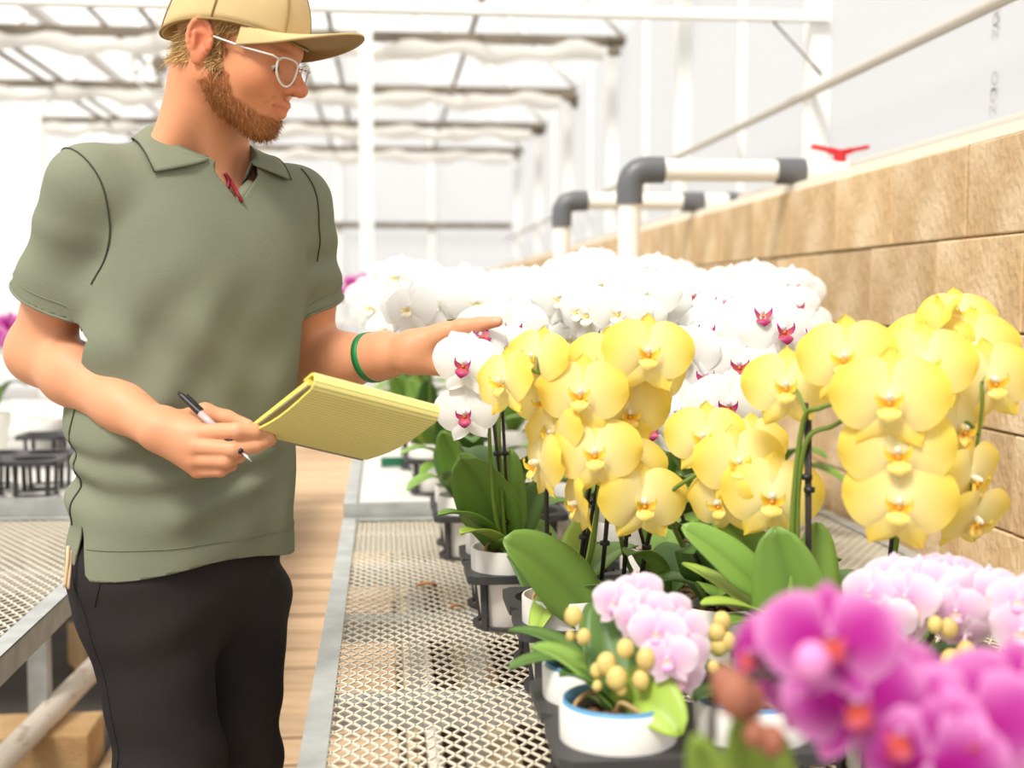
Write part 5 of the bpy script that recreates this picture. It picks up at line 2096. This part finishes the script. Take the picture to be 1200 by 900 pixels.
def mass_orchid(label, x, y, z, kind, height, lean, nfl, group, seed, near=False):
    r = random.Random(seed)
    t = potted('potted_orchid', label, 'orchid', x, y, z, group, roots=False)
    c = V3((0, 0, POT_H - .012))
    a0 = r.uniform(0, 6.28)
    for k in range(r.choice((4, 5))):
        o = obj('leaf', GEN_LEAF[r.randrange(6)], t, tuple(c))
        o.rotation_euler = (0, r.uniform(-.35, .1), a0 + k * math.pi + r.uniform(-.6, .6) + (k // 2) * .8)
        o.scale = (r.uniform(.85, 1.15),) * 3
    if near:
        for k in range(4):
            an = R((215, 160, 265, 320)[k]) + r.uniform(-.3, .3)
            L_ = r.uniform(.10, .17)
            hh = r.uniform(.10, .20) * (1 if k != 3 else .6)
            tp = t.location + c + V3((math.cos(an) * L_ * .6, math.sin(an) * L_ * .6, hh))
            leaf(t, t.location + c, tp, r.uniform(.07, .095), (LEAF_MID, LEAF_MID, LEAF_DARK, LEAF_LIGHT)[(k + seed) % 4], .03, (-.35, -1, .15))
    for sp in range(2):
        d = Vector((lean[0] + r.uniform(-.5, .5), lean[1] + r.uniform(-.5, .5), 0)).normalized()
        h = height * r.uniform(.93, 1.05)
        P = [c, c + V3((d.x * .01, d.y * .01, h * .45)), c + V3((d.x * .02, d.y * .02, h * .80)), c + V3((d.x * .07, d.y * .07, h)), c + V3((d.x * .15, d.y * .15, h * 1.0)), c + V3((d.x * .22, d.y * .22, h * .88))]
        B = bez(P, 7)
        ex = MB().tube(B, [.0042 - .002 * i / len(B) for i in range(len(B))], 6)
        for k in range(nfl):
            u = .52 + .47 * (k + .5) / nfl
            p = B[int(u * (len(B) - 1))]
            side = 1 if k % 2 else -1
            q_ = p + V3((-d.y, d.x, 0)) * side * .045 + d * .03 + V3((0, 0, r.uniform(-.03, .02)))
            n = (d * .9 + V3((-d.y, d.x, 0)) * side * .35 + V3((-.25, -.6, .05 + r.uniform(-.2, .25))))
            add_flower(t, kind, q_ + t.location, n, R(r.uniform(-12, 12)), r.uniform(.105, .122), False, lip=True)
            ex.tube([p, (p + q_) / 2 + V3((0, 0, .01)), q_ - n.normalized() * .006], .0018, 5)
        ex.build('flower_stem', M_stem, t, True)
        stake(t, t.location + c + V3((.005, .005, -.05)), t.location + P[2] + V3((.004, .004, .02)), .003, (.5,) if not near else (.4, .8))
    return t


rows = []
r = random.Random(77)
names1 = []
# along the aisle edge on the mesh bench
edge = [
    (2, 0, 1, 'white orchid second in the third tray, its tall leaves over the aisle edge', .47, 'plain'),
    (3, 0, 0, 'white orchid with dark stake in the tray at the far end of the mesh bench', .47, 'plain'),
    (3, 0, 1, 'white orchid at the aisle corner where the mesh bench ends', .47, 'plain'),
    (4, 0, 0, 'white orchid at the aisle corner where the ribbed bench begins', .47, 'plain'),
    (4, 0, 1, 'white orchid just behind the aisle corner of the ribbed bench', .47, 'plain'),
    (5, 0, 0, 'white orchid beside the folded plant card on the ribbed bench', .46, 'plain'),
    (5, 0, 1, 'white orchid behind the folded plant card on the ribbed bench', .46, 'plain'),
]
k = 0
for (i, a, b, lab, h, kd) in edge:
    x, y, z = at_tray(i, a, b)
    mass_orchid(lab, x, y, z, kd, h, (-.5, -.5), 6, None, 500 + k, True)
    k += 1
GRP = 'white orchids massed in rows behind the yellow ones'
ORD = ('first', 'second', 'third', 'fourth', 'fifth', 'sixth', 'seventh', 'eighth', 'ninth', 'tenth', 'eleventh', 'twelfth')
COLS = ('aisle side', 'middle', 'wall side')
for ri, yy in enumerate((2.32, 2.62, 2.9, 3.2)):
    xs_ = [.48, .74, .96]
    for ci_, xx in enumerate(xs_):
        x = xx + r.uniform(-.03, .03)
        y = yy + r.uniform(-.04, .04)
        if x > .335 * y - .02 or (xx == .74 and yy == 2.32):
            continue
        mass_orchid('white orchid, %s plant of the %s row behind the yellow orchids' % (COLS[ci_], ORD[ri]), x, y, ZP, 'plain' if xx < .6 else 'white', r.uniform(.46, .51), (-.3, -.6), 6, GRP, 600 + k)
        k += 1
yy = 3.75
ri = -1
while yy < 7.9:
    ri += 1
    for ci_, xx in enumerate((.45, .72, .98)):
        x = xx + r.uniform(-.05, .05) + (0 if yy < 5 else -.05)
        y = yy + r.uniform(-.06, .06)
        if (abs(x - .757) < .1 and abs(y - 3.93) < .12) or (abs(x - .722) < .1 and abs(y - 5.2) < .12):
            x += .12
        if x > .30 * y:
            continue
        mass_orchid('white orchid, %s plant of the %s row on the ribbed bench' % (COLS[ci_], ORD[ri]), x, y, BENCH2 + .002, 'plain', r.uniform(.42, .50), (-.3, -.6), 5, 'far white orchids around the riser pipes', 700 + k)
        k += 1
    yy += .36
for j, yy in enumerate((4.9, 5.5, 6.1, 6.8, 7.4)):
    mass_orchid(('white orchid at the aisle edge of the ribbed bench, just past the paired trays', 'white orchid midway down the aisle edge of the ribbed bench', 'white orchid two thirds down the aisle edge of the ribbed bench', 'white orchid near the far end of the aisle edge', 'last white orchid at the far aisle corner of the ribbed bench')[j],
                .10 + r.uniform(-.03, .03), yy, BENCH2 + .002, 'plain', .42, (-.5, -.5), 5, None, 800 + j)
mass_orchid('distant bright pink orchid showing past the white blooms at the aisle', -.03, 7.7, BENCH2 + .002, 'magenta', .50, (-.6, -.4), 5, None, 901)
mass_orchid('distant lilac orchid beside the bright pink one at the far aisle corner', .12, 7.85, BENCH2 + .002, 'pink', .50, (-.6, -.4), 5, None, 902)

# plant tags
for (px, py, Y, lab) in ((555, 632, 2.43, 'small white plant tag stuck in the pot at the aisle edge'),):
    p = pt(px, py, Y)
    tag(MB().box(p, (.014, .0015, .05), 0.2).build('plant_tag', M_tag), lab, 'tag')
p = pt(461, 545, 4.36)
t = thing('plant_card', 'folded white and green plant card standing on the ribbed bench', 'card', (p.x, p.y, BENCH2))
for s in (1, -1):
    MB().beam((s * .045, 0, 0.001), (0, 0, .115), .085, .002, up=(1, 0, .4)).build('card_flap', M_tag, t)
MB().box((0, -.045, .016), (.085, .002, .030)).build('green_strip', M_tagg, t)
# dry leaves on the mesh
for (px, py, lab, sx) in ((500, 689, 'dry brown leaf lying on the mesh bench near the aisle', .045), (535, 716, 'small dry brown leaf lying on the mesh beside a tray', .025)):
    p = pt(px, py, 1500 * .595 / (py - 350))
    V, F, C = leaf_geo((-sx / 2, 0, .004), (0, 0, .012), (sx / 2, .01, .004), sx * .5, (0, 0, 1), (.5, .25, .1), n=6, m=4)
    o = MB().add(V, F).build('dry_leaf', M_dry, None, True, (p.x, p.y, BENCH + .001))
    tag(o, lab, 'leaf')

# ---- across the aisle: trays, pots and a few plants on the distant bench -----------------------
for j, (xx, yy, lab) in enumerate(((-1.08, 3.86, 'black tray at the near corner of the distant bench across the aisle'),
                                  (-1.42, 3.86, 'black tray on the distant bench, partly out of the picture'),
                                  (-1.08, 4.55, 'black tray farther back on the distant bench across the aisle'))):
    tray(lab, xx, yy, BENCH2 + .001)
for (xx, yy, lab) in ((-1.23, 3.79, 'empty white pot in the tray on the distant bench across the aisle'), (-1.005, 4.48, 'empty white pot set in the farther tray across the aisle'), (-1.19, 4.62, 'white pot in the back of the farther tray across the aisle')):
    potted('white_pot', lab, 'pot', xx, yy, BENCH2 + .004, roots=False)
for (xx, yy, kd, h, lab) in ((-1.45, 4.9, 'magenta', .30, 'small magenta orchid among leaves on the distant bench across the aisle'),
                             (-1.22, 5.3, 'pink', .22, 'low pink orchid on the distant bench across the aisle'),
                             (pt(112, 390, 6.2).x, 6.2, 'magenta', .46, 'tall magenta orchid on the distant bench, showing between arm and shirt'),
                             (-1.65, 5.2, 'plain', .28, 'low leafy white orchid at the edge of the picture across the aisle')):
    mass_orchid(lab, xx, yy, BENCH2 + .002, kd, h, (.2, -.6), 4, None, int(abs(xx) * 100 + yy * 10))
